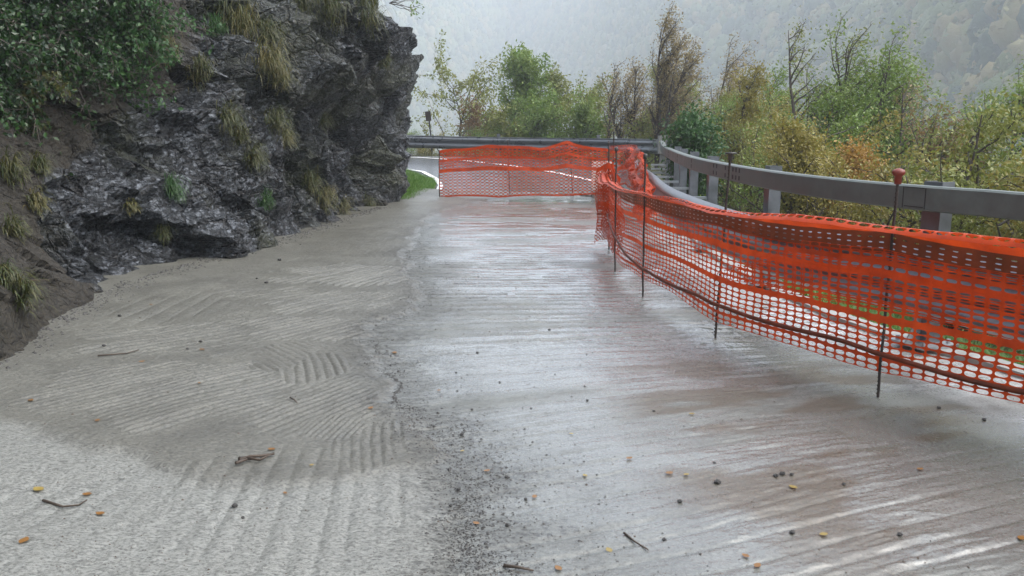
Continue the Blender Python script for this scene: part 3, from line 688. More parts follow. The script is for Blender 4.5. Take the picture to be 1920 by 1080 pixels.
def near_surf(s, t, off=0.0, seed=0, zt=1.0, zb=.15):
    x, y, dx, dy = nearbase(s); bt = between(s)
    top = zt - .035 * bt + .006 * np.sin(s * 3.1 + seed); bot = zb + .03 * bt + .03 * np.sin(s * 1.7 + 1 + seed) + .05 * np.interp(s, [0, 2.5], [1, 0])
    z = bot + (top - bot) * t
    lat = off + .045 * bt * (t - .6) + .030 * fb2(s * 1.2 + seed, t * 1.5, 2, 201 + seed) * 1.2 * (1.15 - t) + .10 * bt * sst(.35, 0, t) * .5 + .012 * vn2(s * 6, t * 9, 203 + seed)
    z = z + .018 * vn2(s * 1.6 + seed, t * 3, 205 + seed) * np.sin(np.pi * t) + .006 * vn2(s * 9, t * 14, 207)
    # gathered where it is tied to each stake
    return x + dy * -lat * -1, y + dx * lat * -1, z   # lat positive = towards the barrier
rows = rowset([('h', 2, .041), ('b', 1, .014), ('h', 6, .041), ('b', 1, .034), ('h', 6, .041), ('b', 1, .042), ('h', 3, .041)])
TT = (sum([2 * .034, .018, 7 * .034, .038, 7 * .034, .05, 2 * .034, .012, 2 * .030]))
nt_ = thing('safety_netting', (2, 6, 0), 'long orange plastic safety netting strung on iron stakes beside the guardrail', 'safety net')
o = obj('mesh_panel', netmesh('mesh_panel', LN, rows, lambda s, t: near_surf(s, t * .86)), M['net'], nt_, loc=(-2, -6, 0))
# folded-over top: doubled band on the face, narrow flap hanging back from the top edge
def fold_face(s, t):
    x, y, z = near_surf(s, .845 + t * .155, -.012, 0); return x, y, z
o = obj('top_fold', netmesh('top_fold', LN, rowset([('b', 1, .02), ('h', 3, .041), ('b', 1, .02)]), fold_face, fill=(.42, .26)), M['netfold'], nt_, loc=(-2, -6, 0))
def flap(s, t):
    x, y, dx, dy = nearbase(s); x0, y0, z0 = near_surf(s, np.ones_like(s), 0, 0)
    wd = .10 + .05 * np.sin(s * 1.3) + .05 * sst(LN - 4.5, LN - 2.0, s)
    rise = .020 + .045 * between(s) * sst(2.5, 5, s) + .03 * sst(LN - 3.2, LN - 2.2, s)
    l = t * wd; return x0 + dy * l, y0 - dx * l, z0 + rise * np.sin(t * 2.2) * 1.2 - .03 * t * t
o = obj('folded_flap', netmesh('folded_flap', LN, rowset([('b', 1, .02), ('h', 1, .05), ('b', 1, .03), ('h', 1, .045), ('b', 1, .012)]), flap, pitch=.08, fill=(.82, .72)), M['net'], nt_, loc=(-2, -6, 0))
# a second thickness of net hanging behind the upper half, rolled low down into a dark strip
o = obj('inner_layer', netmesh('inner_layer', LN, rowset([('h', 9, .041), ('b', 1, .03), ('h', 2, .041)]), lambda s, t: near_surf(s + .03, .42 + .5 * t, .05 + 0 * s, 7, .97, .2), fill=(.88, .80), keep=lambda s, t: s > 5.2 + t), M['net'], nt_, loc=(-2, -6, 0))
def roll(s, t):
    x, y, dx, dy = nearbase(s); z = .255 + .03 * between(s) + .20 * (1 - sst(.8, 3.6, s)) + .02 * np.sin(s * 4)
    a = (t - .5) * 3.4; lat = .020 + .012 * np.cos(a); return x + dy * lat, y - dx * lat, z + .016 * np.sin(a)
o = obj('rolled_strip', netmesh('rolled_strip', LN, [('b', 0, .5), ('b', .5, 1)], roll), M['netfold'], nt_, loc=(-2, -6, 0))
# --- cross netting at the end of the new slab
A_, B_ = np.array(FS[0]), np.array((P(1141, 352, 18.9)[0], 18.9))
LF = float(np.hypot(*(B_ - A_)))
def far_surf(s, t, off=0., seed=0, zt=None, z0=0., z1=1.):
    f = s / LF; x = A_[0] + (B_[0] - A_[0]) * f; y = A_[1] + (B_[1] - A_[1]) * f + .03 * np.sin(s * 1.9) + off
    gnd = hf(y); top = np.interp(f, [0, .3, .41, .6, .76, .80, 1], [1.10, 1.22, 1.23, 1.17, 1.32, 1.26, 1.14]) + .012 * np.sin(s * 7)
    bot = gnd + .03 + np.interp(f, [0, .4, .7, .8, 1], [0, .02, .07, .07, .10]) + .03 * np.abs(np.sin(s * 2.3))
    t = z0 + (z1 - z0) * t
    y = y + .05 * fb2(s * 1.5 + seed, t * 3, 3, 230 + seed) * 2
    wob = .03 * vn2(s * 1.4 + seed, t * 3, 233) * np.sin(np.pi * t)
    return x, y, bot + (top - bot) * t + wob
ft = thing('safety_netting', (0, 20, 0), 'orange safety netting stretched across the road at the end of the new slab', 'safety net')
obj('mesh_panel', netmesh('mesh_panel', LF, rowset([('b', 1, .03), ('h', 8, .062), ('b', 1, .07), ('h', 6, .062), ('b', 1, .04)]), far_surf, pitch=.105, nseg=8, fill=(.76, .66)), M['net'], ft, loc=(0, -20, 0))
obj('folded_flap', netmesh('folded_flap', LF, rowset([('h', 3, .036), ('b', 1, .03), ('h', 3, .036), ('b', 1, .035)]), lambda s, t: far_surf(s, t, .10, 5, None, .60, .99), pitch=.085, nseg=8, fill=(.84, .78)), M['net'], ft, loc=(0, -20, 0))
# --- loose crumpled netting behind the corner, sagging towards the barrier
q0, q1, q2, q3 = [np.array(P(*a)) for a in ((1143, 276, 18.6), (1193, 270, 17.8), (1207, 326, 13.5), (1203, 368, 9.4))]
b0, b1, b2, b3 = [np.array(P(*a)) for a in ((1143, 348, 18.2), (1176, 352, 17.2), (1196, 398, 12.5), (1200, 420, 9.0))]
tq = lerp_path([q0, q1, q2, q3], .1); bq = lerp_path([b0, b1, b2, b3], .1)
LC = 9.0
def crumple(s, t, seed=0, off=0):
    f = np.clip(s / LC, 0, 1); a = [np.interp(f, np.linspace(0, 1, len(tq)), tq[:, k]) for k in range(3)]; c_ = [np.interp(f, np.linspace(0, 1, len(bq)), bq[:, k]) for k in range(3)]
    r = [c_[k] + (a[k] - c_[k]) * t for k in range(3)]
    am = .22 * np.sin(np.pi * np.clip(t, 0, 1)) + .05
    return r[0] + am * fb2(s * 2.1, t * 3.2, 3, 240 + seed) * 1.1 + off, r[1] + am * fb2(s * 2.3 + 9, t * 2.2, 3, 243 + seed) * 3, r[2] + am * fb2(s * 1.9 + 4, t * 2.9, 3, 246 + seed) * 1.3
ct = thing('safety_netting', (2.2, 16, 0), 'loose crumpled orange netting sagging behind the corner stakes', 'safety net')
for k, (sd, of) in enumerate(((0, 0),)):
    obj('mesh_panel', netmesh('mesh_panel', LC, rowset([('b', 1, .03), ('h', 7, .045), ('b', 1, .06), ('h', 7, .045), ('b', 1, .05), ('h', 3, .045)]), lambda s, t, sd=sd, of=of: crumple(s, t, sd, of), pitch=.08, nseg=8, fill=(.68, .60)), M['net'], ct, loc=(-2.2, -16, 0))
# short torn end hanging at the corner
def torn(s, t):
    x = 1.12 + s * .36 + .03 * np.sin(s * 9 + t * 6); y = 11.5 - s * 1.2; z = .06 + .1 * np.sin(s * 6) + 1.0 * t
    return x + .04 * fb2(s * 4, t * 5, 3, 251), y + .1 * fb2(s * 4 + 3, t * 4, 3, 252), z
tt_ = thing('safety_netting', (1.2, 11, 0), 'narrow torn end of orange netting bunched at the corner stake', 'safety net')
for k in range(2):
    obj('mesh_panel', netmesh('mesh_panel', .62, rowset([('h', 9, .034), ('b', 1, .04), ('h', 9, .034), ('b', 1, .05)]), (lambda s, t: torn(s, t)) if k == 0 else (lambda s, t: (lambda q: (q[0] + .05, q[1] + .1, q[2] - .02))(torn(s * .9 + .1, t))), pitch=.05, nseg=8, fill=(.66, .6)), M['net'], tt_, loc=(-1.2, -11, 0))
# pale board behind the cross netting
x0, y0, z0 = P(1128, 345, 19.6)
t = thing('panel', (x0, y0, float(hf(y0))), 'pale square board leaning behind the right end of the cross netting', 'board')
mb = MB(); mb.box((0, 0, .42 + .1), (.46, .03, .66), Matrix.Rotation(R(-8), 3, 'X')); obj('board', mb.mesh('board'), M['panel'], t)
mb = MB(); mb.box((0, .1, .08), (.40, .30, .16)); obj('foot', mb.mesh('foot'), M['mudclod'], t)
# heaps of spare concrete at the foot of the cross netting
def clod(rng, r, flat=.6):
    u, v = np.linspace(0, 2 * math.pi, 13)[:-1], np.linspace(0, math.pi, 8); U, Vv = np.meshgrid(u, v); k = 1 + rng.uniform(-.28, .28, U.shape); k[0] = k[0, 0]; k[-1] = k[-1, 0]
    x, y, z = r * k * np.sin(Vv) * np.cos(U), r * k * np.sin(Vv) * np.sin(U), r * flat * k * np.cos(Vv)
    i = np.arange(U.size).reshape(U.shape); n = U.shape[1]; q = np.stack([i[:-1], np.roll(i, -1, 1)[:-1], np.roll(i, -1, 1)[1:], i[1:]], -1).reshape(-1, 4)
    me = mesh_np('clod', np.stack([x, y, z], -1), q); me.flip_normals(); return me
rng = np.random.RandomState(5)
for i, (u, v, r, lb) in enumerate(((925, 369, .10, 'small grey lump of concrete under the middle of the cross netting'), (1118, 353, .22, 'large grey heap of concrete under the right end of the cross netting'),
                          (1072, 357, .08, 'little grey lump of concrete by the right cross-netting stake'), (1100, 353, .14, 'low pale heap of concrete left of the large one under the netting'))):
    x, y = G(u, v); y = min(y, 20.2); o = obj('concrete_lump', clod(rng, r, .4), M['mudclod'], label=lb, cat='concrete lump'); o.location = (P(u, v, y)[0], y, float(hf(y)) + .01)

# ================================================================== TREES AND SHRUBS
def tubes(seg, sides):
    """seg: n x 8 (p0, p1, r0, r1)"""
    s = np.asarray(seg, float); p0, p1, r0, r1 = s[:, :3], s[:, 3:6], s[:, 6], s[:, 7]
    d = p1 - p0; d /= np.linalg.norm(d, axis=1)[:, None] + 1e-9
    ref = np.where(np.abs(d[:, 2:3]) < .9, np.array([[0, 0, 1.]]), np.array([[1., 0, 0]])); a = np.cross(d, ref); a /= np.linalg.norm(a, axis=1)[:, None] + 1e-9; b_ = np.cross(d, a)
    an = np.arange(sides) * 2 * math.pi / sides; ring = a[:, None] * np.cos(an)[None, :, None] + b_[:, None] * np.sin(an)[None, :, None]
    V = np.stack([p0[:, None] + ring * r0[:, None, None], p1[:, None] + ring * r1[:, None, None]], 1).reshape(-1, 3)
    base = np.arange(len(s))[:, None] * 2 * sides; i = np.arange(sides); j = (i + 1) % sides
    return V, np.stack([base + i, base + j, base + sides + j, base + sides + i], -1).reshape(-1, 4)
def leaves(pos, size, rng, droop=.3, narrow=.5, wind=(0, 0, 0)):
    n = len(pos); d = rng.normal(size=(n, 3)) + np.array(wind); d[:, 2] -= droop; d /= np.linalg.norm(d, axis=1)[:, None]
    nrm = rng.normal(size=(n, 3)); sd_ = np.cross(d, nrm); sd_ /= np.linalg.norm(sd_, axis=1)[:, None] + 1e-9
    L = size * rng.uniform(.6, 1.25, n)[:, None]; W_ = L * narrow * .5; up_ = np.cross(sd_, d)
    V = np.stack([pos, pos + d * L * .45 + sd_ * W_ + up_ * L * .06, pos + d * L, pos + d * L * .45 - sd_ * W_ + up_ * L * .06], 1).reshape(-1, 3)
    return V, np.arange(n * 4).reshape(-1, 4)
def grow(seed, H, spread=.45, lean=0., n_br=26, first=.18, up=.9, leaf=900, lsize=.09, bare_top=0., wind=.25, trunks=1, twig=7, clump=.15, r0=None):
    rng = np.random.RandomState(seed); trunk, twigs, lp = [], [], []
    r0 = r0 or .012 * H + .015
    tips = []
    for tk in range(trunks):
        a0 = rng.uniform(0, 2 * math.pi); sp0 = 0 if trunks == 1 else .20
        p = np.array([0, 0, 0.]); d = np.array([math.cos(a0) * sp0 + lean * .5, math.sin(a0) * sp0, 1.]); n = 11; path_ = [p.copy()]; h = H * (1 if tk == 0 else rng.uniform(.7, .95))
        for i in range(n):
            d = d + rng.normal(size=3) * .10 + np.array([lean * .10, 0, .05]); d /= np.linalg.norm(d); p = p + d * h / n; path_.append(p.copy())
        for i in range(n):
            ra, rb = r0 * (1 - i / n) ** .9 + .006, r0 * (1 - (i + 1) / n) ** .9 + .006; trunk.append([*path_[i], *path_[i + 1], ra, rb])
        nb = max(3, n_br // trunks)
        for j in range(nb):
            f = first + (1 - first) * (j + rng.rand()) / nb * .98; q = f * n; i = min(int(q), n - 1); bp_ = path_[i] + (path_[i + 1] - path_[i]) * (q - i)
            a = rng.uniform(0, 2 * math.pi); bd = np.array([math.cos(a) + wind, math.sin(a), up * rng.uniform(.6, 1.3)]); bd /= np.linalg.norm(bd)
            bl = H * spread * 1.35 * (1 - .60 * f) * rng.uniform(.5, 1.1); ns = 5; rb = r0 * (1 - f) * .55 + .008; pp = bp_.copy()
            for k in range(ns):
                d2 = bd + rng.normal(size=3) * .16 + np.array([wind * .25, 0, .05 * up]); d2 /= np.linalg.norm(d2); bd = d2; q2 = pp + d2 * bl / ns
                trunk.append([*pp, *q2, rb * (1 - k / ns) + .004, rb * (1 - (k + 1) / ns) + .004])
                if k >= 1 or rng.rand() < .5:
                    for m in range(max(1, twig // 3)):
                        t0 = pp + (q2 - pp) * rng.rand(); td = d2 * .6 + rng.normal(size=3) * .6 + np.array([wind * .8, 0, .15]); td /= np.linalg.norm(td); tl = bl * rng.uniform(.16, .38)
                        t1 = t0 + td * tl * .5 + rng.normal(size=3) * .02; td2 = td + np.array([wind * .5, 0, -.05]); td2 /= np.linalg.norm(td2); t2 = t1 + td2 * tl * .5
                        twigs.append([*t0, *t1, .006, .0045]); twigs.append([*t1, *t2, .0045, .002]); tips.append((t0, t1, t2, f, k))
                pp = q2
    V1, Q1 = tubes(trunk, 7); V2, Q2 = tubes(twigs, 3)
    wood = mesh_np('trunk', V1, Q1, smooth=True)
    keep = [t for t in tips if rng.rand() > bare_top * max(0, (t[3] - .35) * 1.6)]
    per = max(1, int(leaf * 1.1 / max(1, len(keep)))); pos = []
    for t0, t1, t2, f, k in keep:
        u = rng.rand(per)[:, None]; c_ = np.where(u < .4, t0 + (t1 - t0) * u / .4, t1 + (t2 - t1) * (u - .4) / .6); pos.append(c_ + rng.normal(size=(per, 3)) * clump * (.5 + .5 * rng.rand()))
    pos = np.concatenate(pos); V3, Q3 = leaves(pos, lsize, rng, wind=(wind * 1.2, 0, 0))
    tint_c = {}
    cl = np.repeat(rng.rand(len(keep)), per); tint = np.clip(.6 * cl + .4 * rng.rand(len(pos)), 0, 1)
    fol = mesh_np('crown', V3, Q3, attrs={'tint': np.repeat(tint, 4)})
    tw = mesh_np('branches', V2, Q2)
    return wood, tw, fol
LM = {
 'green': leafmat('mid green leaves', (.10, .19, .03), (.22, .28, .055)),
 'olive': leafmat('olive leaves', (.14, .18, .035), (.26, .26, .06)),
 'deep': leafmat('deep green leaves', (.025, .08, .02), (.06, .13, .03)),
 'yellow': leafmat('autumn yellow leaves', (.19, .18, .04), (.31, .25, .05)),
 'orange': leafmat('autumn orange leaves', (.30, .17, .035), (.42, .25, .05)),
 'brown': leafmat('russet leaves', (.16, .10, .045), (.26, .15, .06)),
 'tan': leafmat('thin tan leaves', (.20, .16, .085), (.32, .25, .10)),
 'dark': leafmat('dark wet leaves', (.006, .024, .005), (.034, .085, .016), .2, .28),
 'gold': leafmat('dead golden grass', (.19, .155, .05), (.065, .085, .022)),
 'grass': leafmat('fresh green grass', (.06, .16, .02), (.13, .24, .03)),
 'dull': leafmat('dull green grass', (.04, .065, .014), (.11, .10, .028)),
}
def tree(u, vtop, y, mat, label, seed, cat='tree', name='tree', group=None, zb=None, **k):
    x, _, zt = P(u, vtop, y); z0 = float(terr([x], [y])[0]) if zb is None else zb; H = zt - z0
    wd, tw, fo = grow(seed, H / (1.0 + .12 * k.get('spread', .45)), **k)
    t = thing(name, (x - k.get('lean', 0) * H * .55, y, z0 - .05), label, cat, group)
    obj('trunk', wd, M['bark'], t); obj('branches', tw, M['bark'], t); obj('crown', fo, LM[mat], t)
    return t
G1 = 'trees beyond the far guardrail'; G2 = 'trees on the slope right of the guardrail'
TR = [
 (866, 128, 38, 'olive', 'spreading olive brown tree with a dark forked trunk, leftmost beyond the far guardrail', dict(spread=.62, n_br=26, first=.30, up=.7, leaf=5200, lsize=.14, clump=.10), G1),
 (905, 150, 44, 'deep', 'small dark bluish green tree peeping out behind the leftmost olive tree', dict(spread=.38, n_br=24, leaf=4500, lsize=.13, up=1.2), G1),
 (902, 205, 36, 'brown', 'low russet brown tree to the right of the leftmost olive tree', dict(spread=.7, n_br=20, leaf=3600, lsize=.12, first=.25), G1),
 (955, 108, 36, 'green', 'upright green tree with a narrow top left of the tallest far green tree', dict(spread=.34, n_br=30, leaf=6500, lsize=.14, up=1.3), G1),
 (995, 100, 35, 'green', 'tallest full green tree of the group beyond the far guardrail', dict(spread=.38, n_br=34, leaf=8000, lsize=.14, up=1.2), G1),
 (950, 215, 33, 'olive', 'squat yellow green bushy tree at the foot of the two tall green trees', dict(spread=.7, n_br=20, leaf=3500, lsize=.12, first=.1), G1),
 (1050, 128, 34, 'olive', 'thin tree with a tufted olive crown right of the tallest green tree', dict(spread=.26, n_br=20, leaf=2300, lsize=.13, first=.55), G1),
 (1092, 168, 33, 'olive', 'leaning olive green tree with a broad top near the netting corner', dict(spread=.52, n_br=24, leaf=4300, lsize=.13, first=.3, lean=.12), G1),
 (1025, 190, 32, 'green', 'rounded bushy green tree close behind the far guardrail', dict(spread=.7, n_br=24, leaf=6000, lsize=.12, first=.08), G1),
 (1085, 205, 31.5, 'green', 'low bright green bushy tree behind the right end of the far guardrail', dict(spread=.8, n_br=22, leaf=5000, lsize=.12, first=.08), G1),
 (1138, 114, 30, 'tan', 'single nearly bare sapling standing above the netting corner', dict(spread=.20, n_br=16, leaf=260, lsize=.09, first=.3, up=1.6, bare_top=.3), G1),
 (1192, 110, 29, 'tan', 'sparse grey brown twiggy tree right of the bare sapling', dict(spread=.38, n_br=60, leaf=4200, lsize=.085, up=1.6, twig=12, bare_top=.2, trunks=3, first=.1), G2),
 (1262, 28, 27, 'tan', 'tallest twiggy grey brown tree swept to the right by the wind', dict(spread=.36, n_br=80, leaf=8000, lsize=.08, up=1.9, lean=.13, wind=.5, twig=12, clump=.09, trunks=3, first=.12), G2),
 (1330, 88, 26, 'tan', 'wind-bent thin tan tree behind the yellow topped tree', dict(spread=.36, n_br=66, leaf=6000, lsize=.08, up=1.5, lean=.14, wind=.6, twig=11, trunks=3, first=.1), G2),
 (1435, 140, 23, 'green', 'green tree behind the slender yellow one and left of the tall bare stems', dict(spread=.45, n_br=44, leaf=7500, lsize=.085, first=.12, trunks=2, wind=.4), G2),
 (1290, 130, 31, 'olive', 'hazy olive tree behind the tallest wind-swept tree', dict(spread=.5, n_br=34, leaf=6500, lsize=.11, first=.15), G2),
 (1210, 215, 28, 'olive', 'low olive bushy tree above the end of the box rail', dict(spread=.75, n_br=24, leaf=6000, lsize=.09, first=.05), G2),
 (1375, 124, 20, 'yellow', 'slender tree with yellow autumn leaves on its thin upright top', dict(spread=.26, n_br=30, leaf=4200, lsize=.075, up=1.3, bare_top=.1), G2),
 (1300, 222, 17, 'deep', 'deep green bushy tree behind the curve of the guardrail', dict(spread=.55, n_br=26, leaf=7000, lsize=.09, first=.2), G2),
 (1418, 195, 22, 'olive', 'olive green tree between the yellow topped tree and the tall bare one', dict(spread=.5, n_br=30, leaf=7500, lsize=.085, first=.15), G2),
 (1492, 25, 19, 'olive', 'tall thin tree with two bare dark stems and sparse leaves', dict(spread=.26, n_br=30, leaf=1500, lsize=.065, up=2.6, first=.3, trunks=2, wind=.45, lean=.05), G2),
 (1560, 66, 20, 'green', 'airy green tree bending right beside the tall bare stems', dict(spread=.36, n_br=60, leaf=9000, lsize=.075, up=1.4, lean=.14, wind=.55, bare_top=.3, trunks=3, first=.1), G2),
 (1648, 58, 18, 'green', 'broad leafy green tree swept to the right above the mushroom capped stake', dict(spread=.40, n_br=84, leaf=17000, lsize=.075, up=1.2, lean=.14, wind=.6, bare_top=.3, trunks=4, first=.12), G2),
 (1610, 165, 17, 'green', 'dense lower green tree in front of the broad swept green one', dict(spread=.55, n_br=40, leaf=13000, lsize=.07, first=.2, wind=.5), G2),
 (1500, 235, 13.5, 'yellow', 'golden yellow bushy tree above the box rail, left of the orange one', dict(spread=.42, n_br=34, leaf=9500, lsize=.06, first=.3, wind=.4), G2),
 (1570, 268, 13, 'orange', 'orange leaved bushy tree just above the box rail', dict(spread=.38, n_br=30, leaf=7500, lsize=.06, first=.35, wind=.4), G2),
 (1765, 140, 17, 'tan', 'leaning tree with sparse brownish leaves right of the broad green tree', dict(spread=.32, n_br=50, leaf=3000, lsize=.075, up=1.4, lean=.24, wind=.7, bare_top=.2, trunks=3, first=.15), G2),
 (1722, 250, 15, 'olive', 'pale olive bushy tree behind the post near the mushroom capped stake', dict(spread=.5, n_br=30, leaf=7500, lsize=.065, first=.2, wind=.4), G2),
 (1825, 245, 14.5, 'brown', 'russet orange tree with bare lower stems left of the right-hand green tree', dict(spread=.5, n_br=30, leaf=4300, lsize=.065, first=.3, wind=.4), G2),
 (1905, 148, 15, 'green', 'green tree cut by the right edge of the picture', dict(spread=.38, n_br=36, leaf=7500, lsize=.07, up=1.2), G2),
 (2040, 120, 14, 'olive', 'olive tree just outside the right edge of view', dict(spread=.42, n_br=30, leaf=6000, lsize=.07), G2),
 (1440, 160, 30, 'olive', 'hazy olive tree farther down the slope left of the tall bare stems', dict(spread=.55, n_br=30, leaf=6500, lsize=.10), G2),
 (1700, 190, 30, 'green', 'hazy green tree farther down the slope behind the leaning tree', dict(spread=.55, n_br=30, leaf=6500, lsize=.10), G2),
]
for i, (u, v, y, m, lb, k, g_) in enumerate(TR):
    nm = 'tree'
    tree(u, v, y, m, lb, 300 + i, group=g_, **k)
# thicket under the rail: a few kinds, copied
def bush_set(seed, H, spread, leaf, lsize): return grow(seed, H, spread=spread, n_br=20, first=.02, up=.8, leaf=leaf, lsize=lsize, trunks=4, twig=6, clump=.12, wind=.3, r0=.03)
BK = [(bush_set(400, 2.6, .5, 7000, .06), 'olive'), (bush_set(401, 2.3, .55, 7000, .055), 'green'), (bush_set(402, 2.4, .5, 6000, .055), 'yellow'), (bush_set(403, 2.6, .5, 6500, .06), 'dull')]
KL = {'olive': 'olive leaved bush in the thicket on the slope below the guardrail', 'green': 'fresh green bush in the thicket on the slope below the guardrail', 'yellow': 'yellowing bush in the thicket on the slope below the guardrail', 'dull': 'brownish bush in the thicket on the slope below the guardrail'}
first_used = {}
rng = random.Random(8)
spots = []
for i in range(44):
    y = 3.5 + i * .50 + rng.uniform(-.3, .3); off = 1.5 + rng.uniform(0, 1.5) + (i % 3) * 1.5
    spots.append((float(railx(min(y, 21))) + off, y))
for i in range(16): spots.append((-7 + i * .95, 31.6 + rng.uniform(-.2, 2.2) + max(0, -i + 5) * .3))
for i, (x, y) in enumerate(spots):
    k = rng.choice([0, 0, 0, 1, 1, 1, 2, 3]); (wd, tw, fo), mt = BK[k]
    t = thing('bush', (x, y, float(terr([x], [y])[0]) - .15), KL[mt], 'bush', mt + ' bushes of the thicket below the guardrail')
    s_ = rng.uniform(.8, 1.15) * (.75 if y > 30 else 1); t.scale = (s_, s_, s_); t.rotation_euler.z = rng.uniform(0, 6.28)
    for n_, me_, ma in (('stems', wd, M['bark']), ('twigs', tw, M['bark']), ('foliage', fo, LM[mt])):
        if len(me_.materials) == 0: me_.materials.append(ma)
        obj(n_, me_, None, t)

# ------------------------------------------------------------------ blades of grass
def blades(pts, rng, L, W_=.006, droop=.5, dirs=None, seg=4, spread=.5):
    n = len(pts); a = rng.uniform(0, 2 * math.pi, n); d = np.stack([np.cos(a) * spread, np.sin(a) * spread, np.ones(n)], 1)
    if dirs is not None: d = d + dirs
    d /= np.linalg.norm(d, axis=1)[:, None]; l = L * rng.uniform(.5, 1.2, n); sd_ = np.cross(d, np.array([0, 0, 1.])) + 1e-6; sd_ /= np.linalg.norm(sd_, axis=1)[:, None]
    p = np.array(pts, float); V = []
    for k in range(seg + 1):
        w_ = W_ * (1 - (k / seg) ** 2 * .95); V += [p + sd_ * w_ / 2, p - sd_ * w_ / 2]
        d = d + np.array([0, 0, -droop * 1.6 / seg]) * (k + .5) / seg * 2; d /= np.linalg.norm(d, axis=1)[:, None]; p = p + d * (l / seg)[:, None]
    V = np.stack(V, 1); base = np.arange(n)[:, None] * (2 * seg + 2); q = np.concatenate([np.stack([base + 2 * k, base + 2 * k + 1, base + 2 * k + 3, base + 2 * k + 2], -1).reshape(-1, 4) for k in range(seg)])
    return mesh_np('blades', V.reshape(-1, 3), q, attrs={'tint': np.repeat(rng.rand(n), 2 * seg + 2)})
rng = np.random.RandomState(12)
n = 7000; yy = rng.uniform(18.6, 23.2, n); xw = np.interp(yy, [18.6, 19.6, 21, 22.3, 23.2], [-2.35, -2.1, -1.95, -1.98, -2.15]); xs_ = xw - rng.rand(n) * .75
zb_ = hf(yy) + .25 * sst(0, .8, xw - xs_) - .02
obj('grass', blades(np.stack([xs_, yy, zb_], 1), rng, .16, .012, .5), LM['grass'], kind='stuff', label='bright green grass wedge at the foot of the rock nose', cat='grass')
# low earth under that wedge
ew = np.linspace(18.4, 23.6, 20); wv_ = np.interp(ew, [18.4, 19.6, 21, 22.3, 23.6], [-2.35, -2.08, -1.93, -1.96, -2.2])
Xe = wv_[:, None] - np.linspace(0, 1.3, 10)[None]; Ye = np.repeat(ew[:, None], 10, 1)
me = mesh_np('verge', np.stack([Xe, Ye, hf(Ye) - .03 + .40 * sst(0, 1.3, wv_[:, None] - Xe)], -1), grid_quads(20, 10), smooth=True); obj('ground', me, M['terrain'], kind='structure')
n = 16000; yy = rng.uniform(2, 13, n); xs_ = railx(yy) + .30 + rng.rand(n)**1.3 * 2.4
obj('grass', blades(np.stack([xs_, yy, terr(xs_, yy)], 1), rng, .22, .009, .5), LM['grass'], kind='stuff', label='rank grass on the slope below the guardrail posts', cat='grass')
n = 9000; xs_ = rng.uniform(-9, 4, n); yy = np.interp(xs_, [-9, -3.4, 0, 1.8, 3.3, 4.1], [31.2, 30.3, 29.7, 29.0, 28.0, 27]) + rng.rand(n) * 1.2
obj('grass', blades(np.stack([xs_, yy, terr(xs_, yy)], 1), rng, .35, .014, .5), LM['dull'], kind='stuff', label='pale rough grass along the foot of the far guardrail', cat='grass')

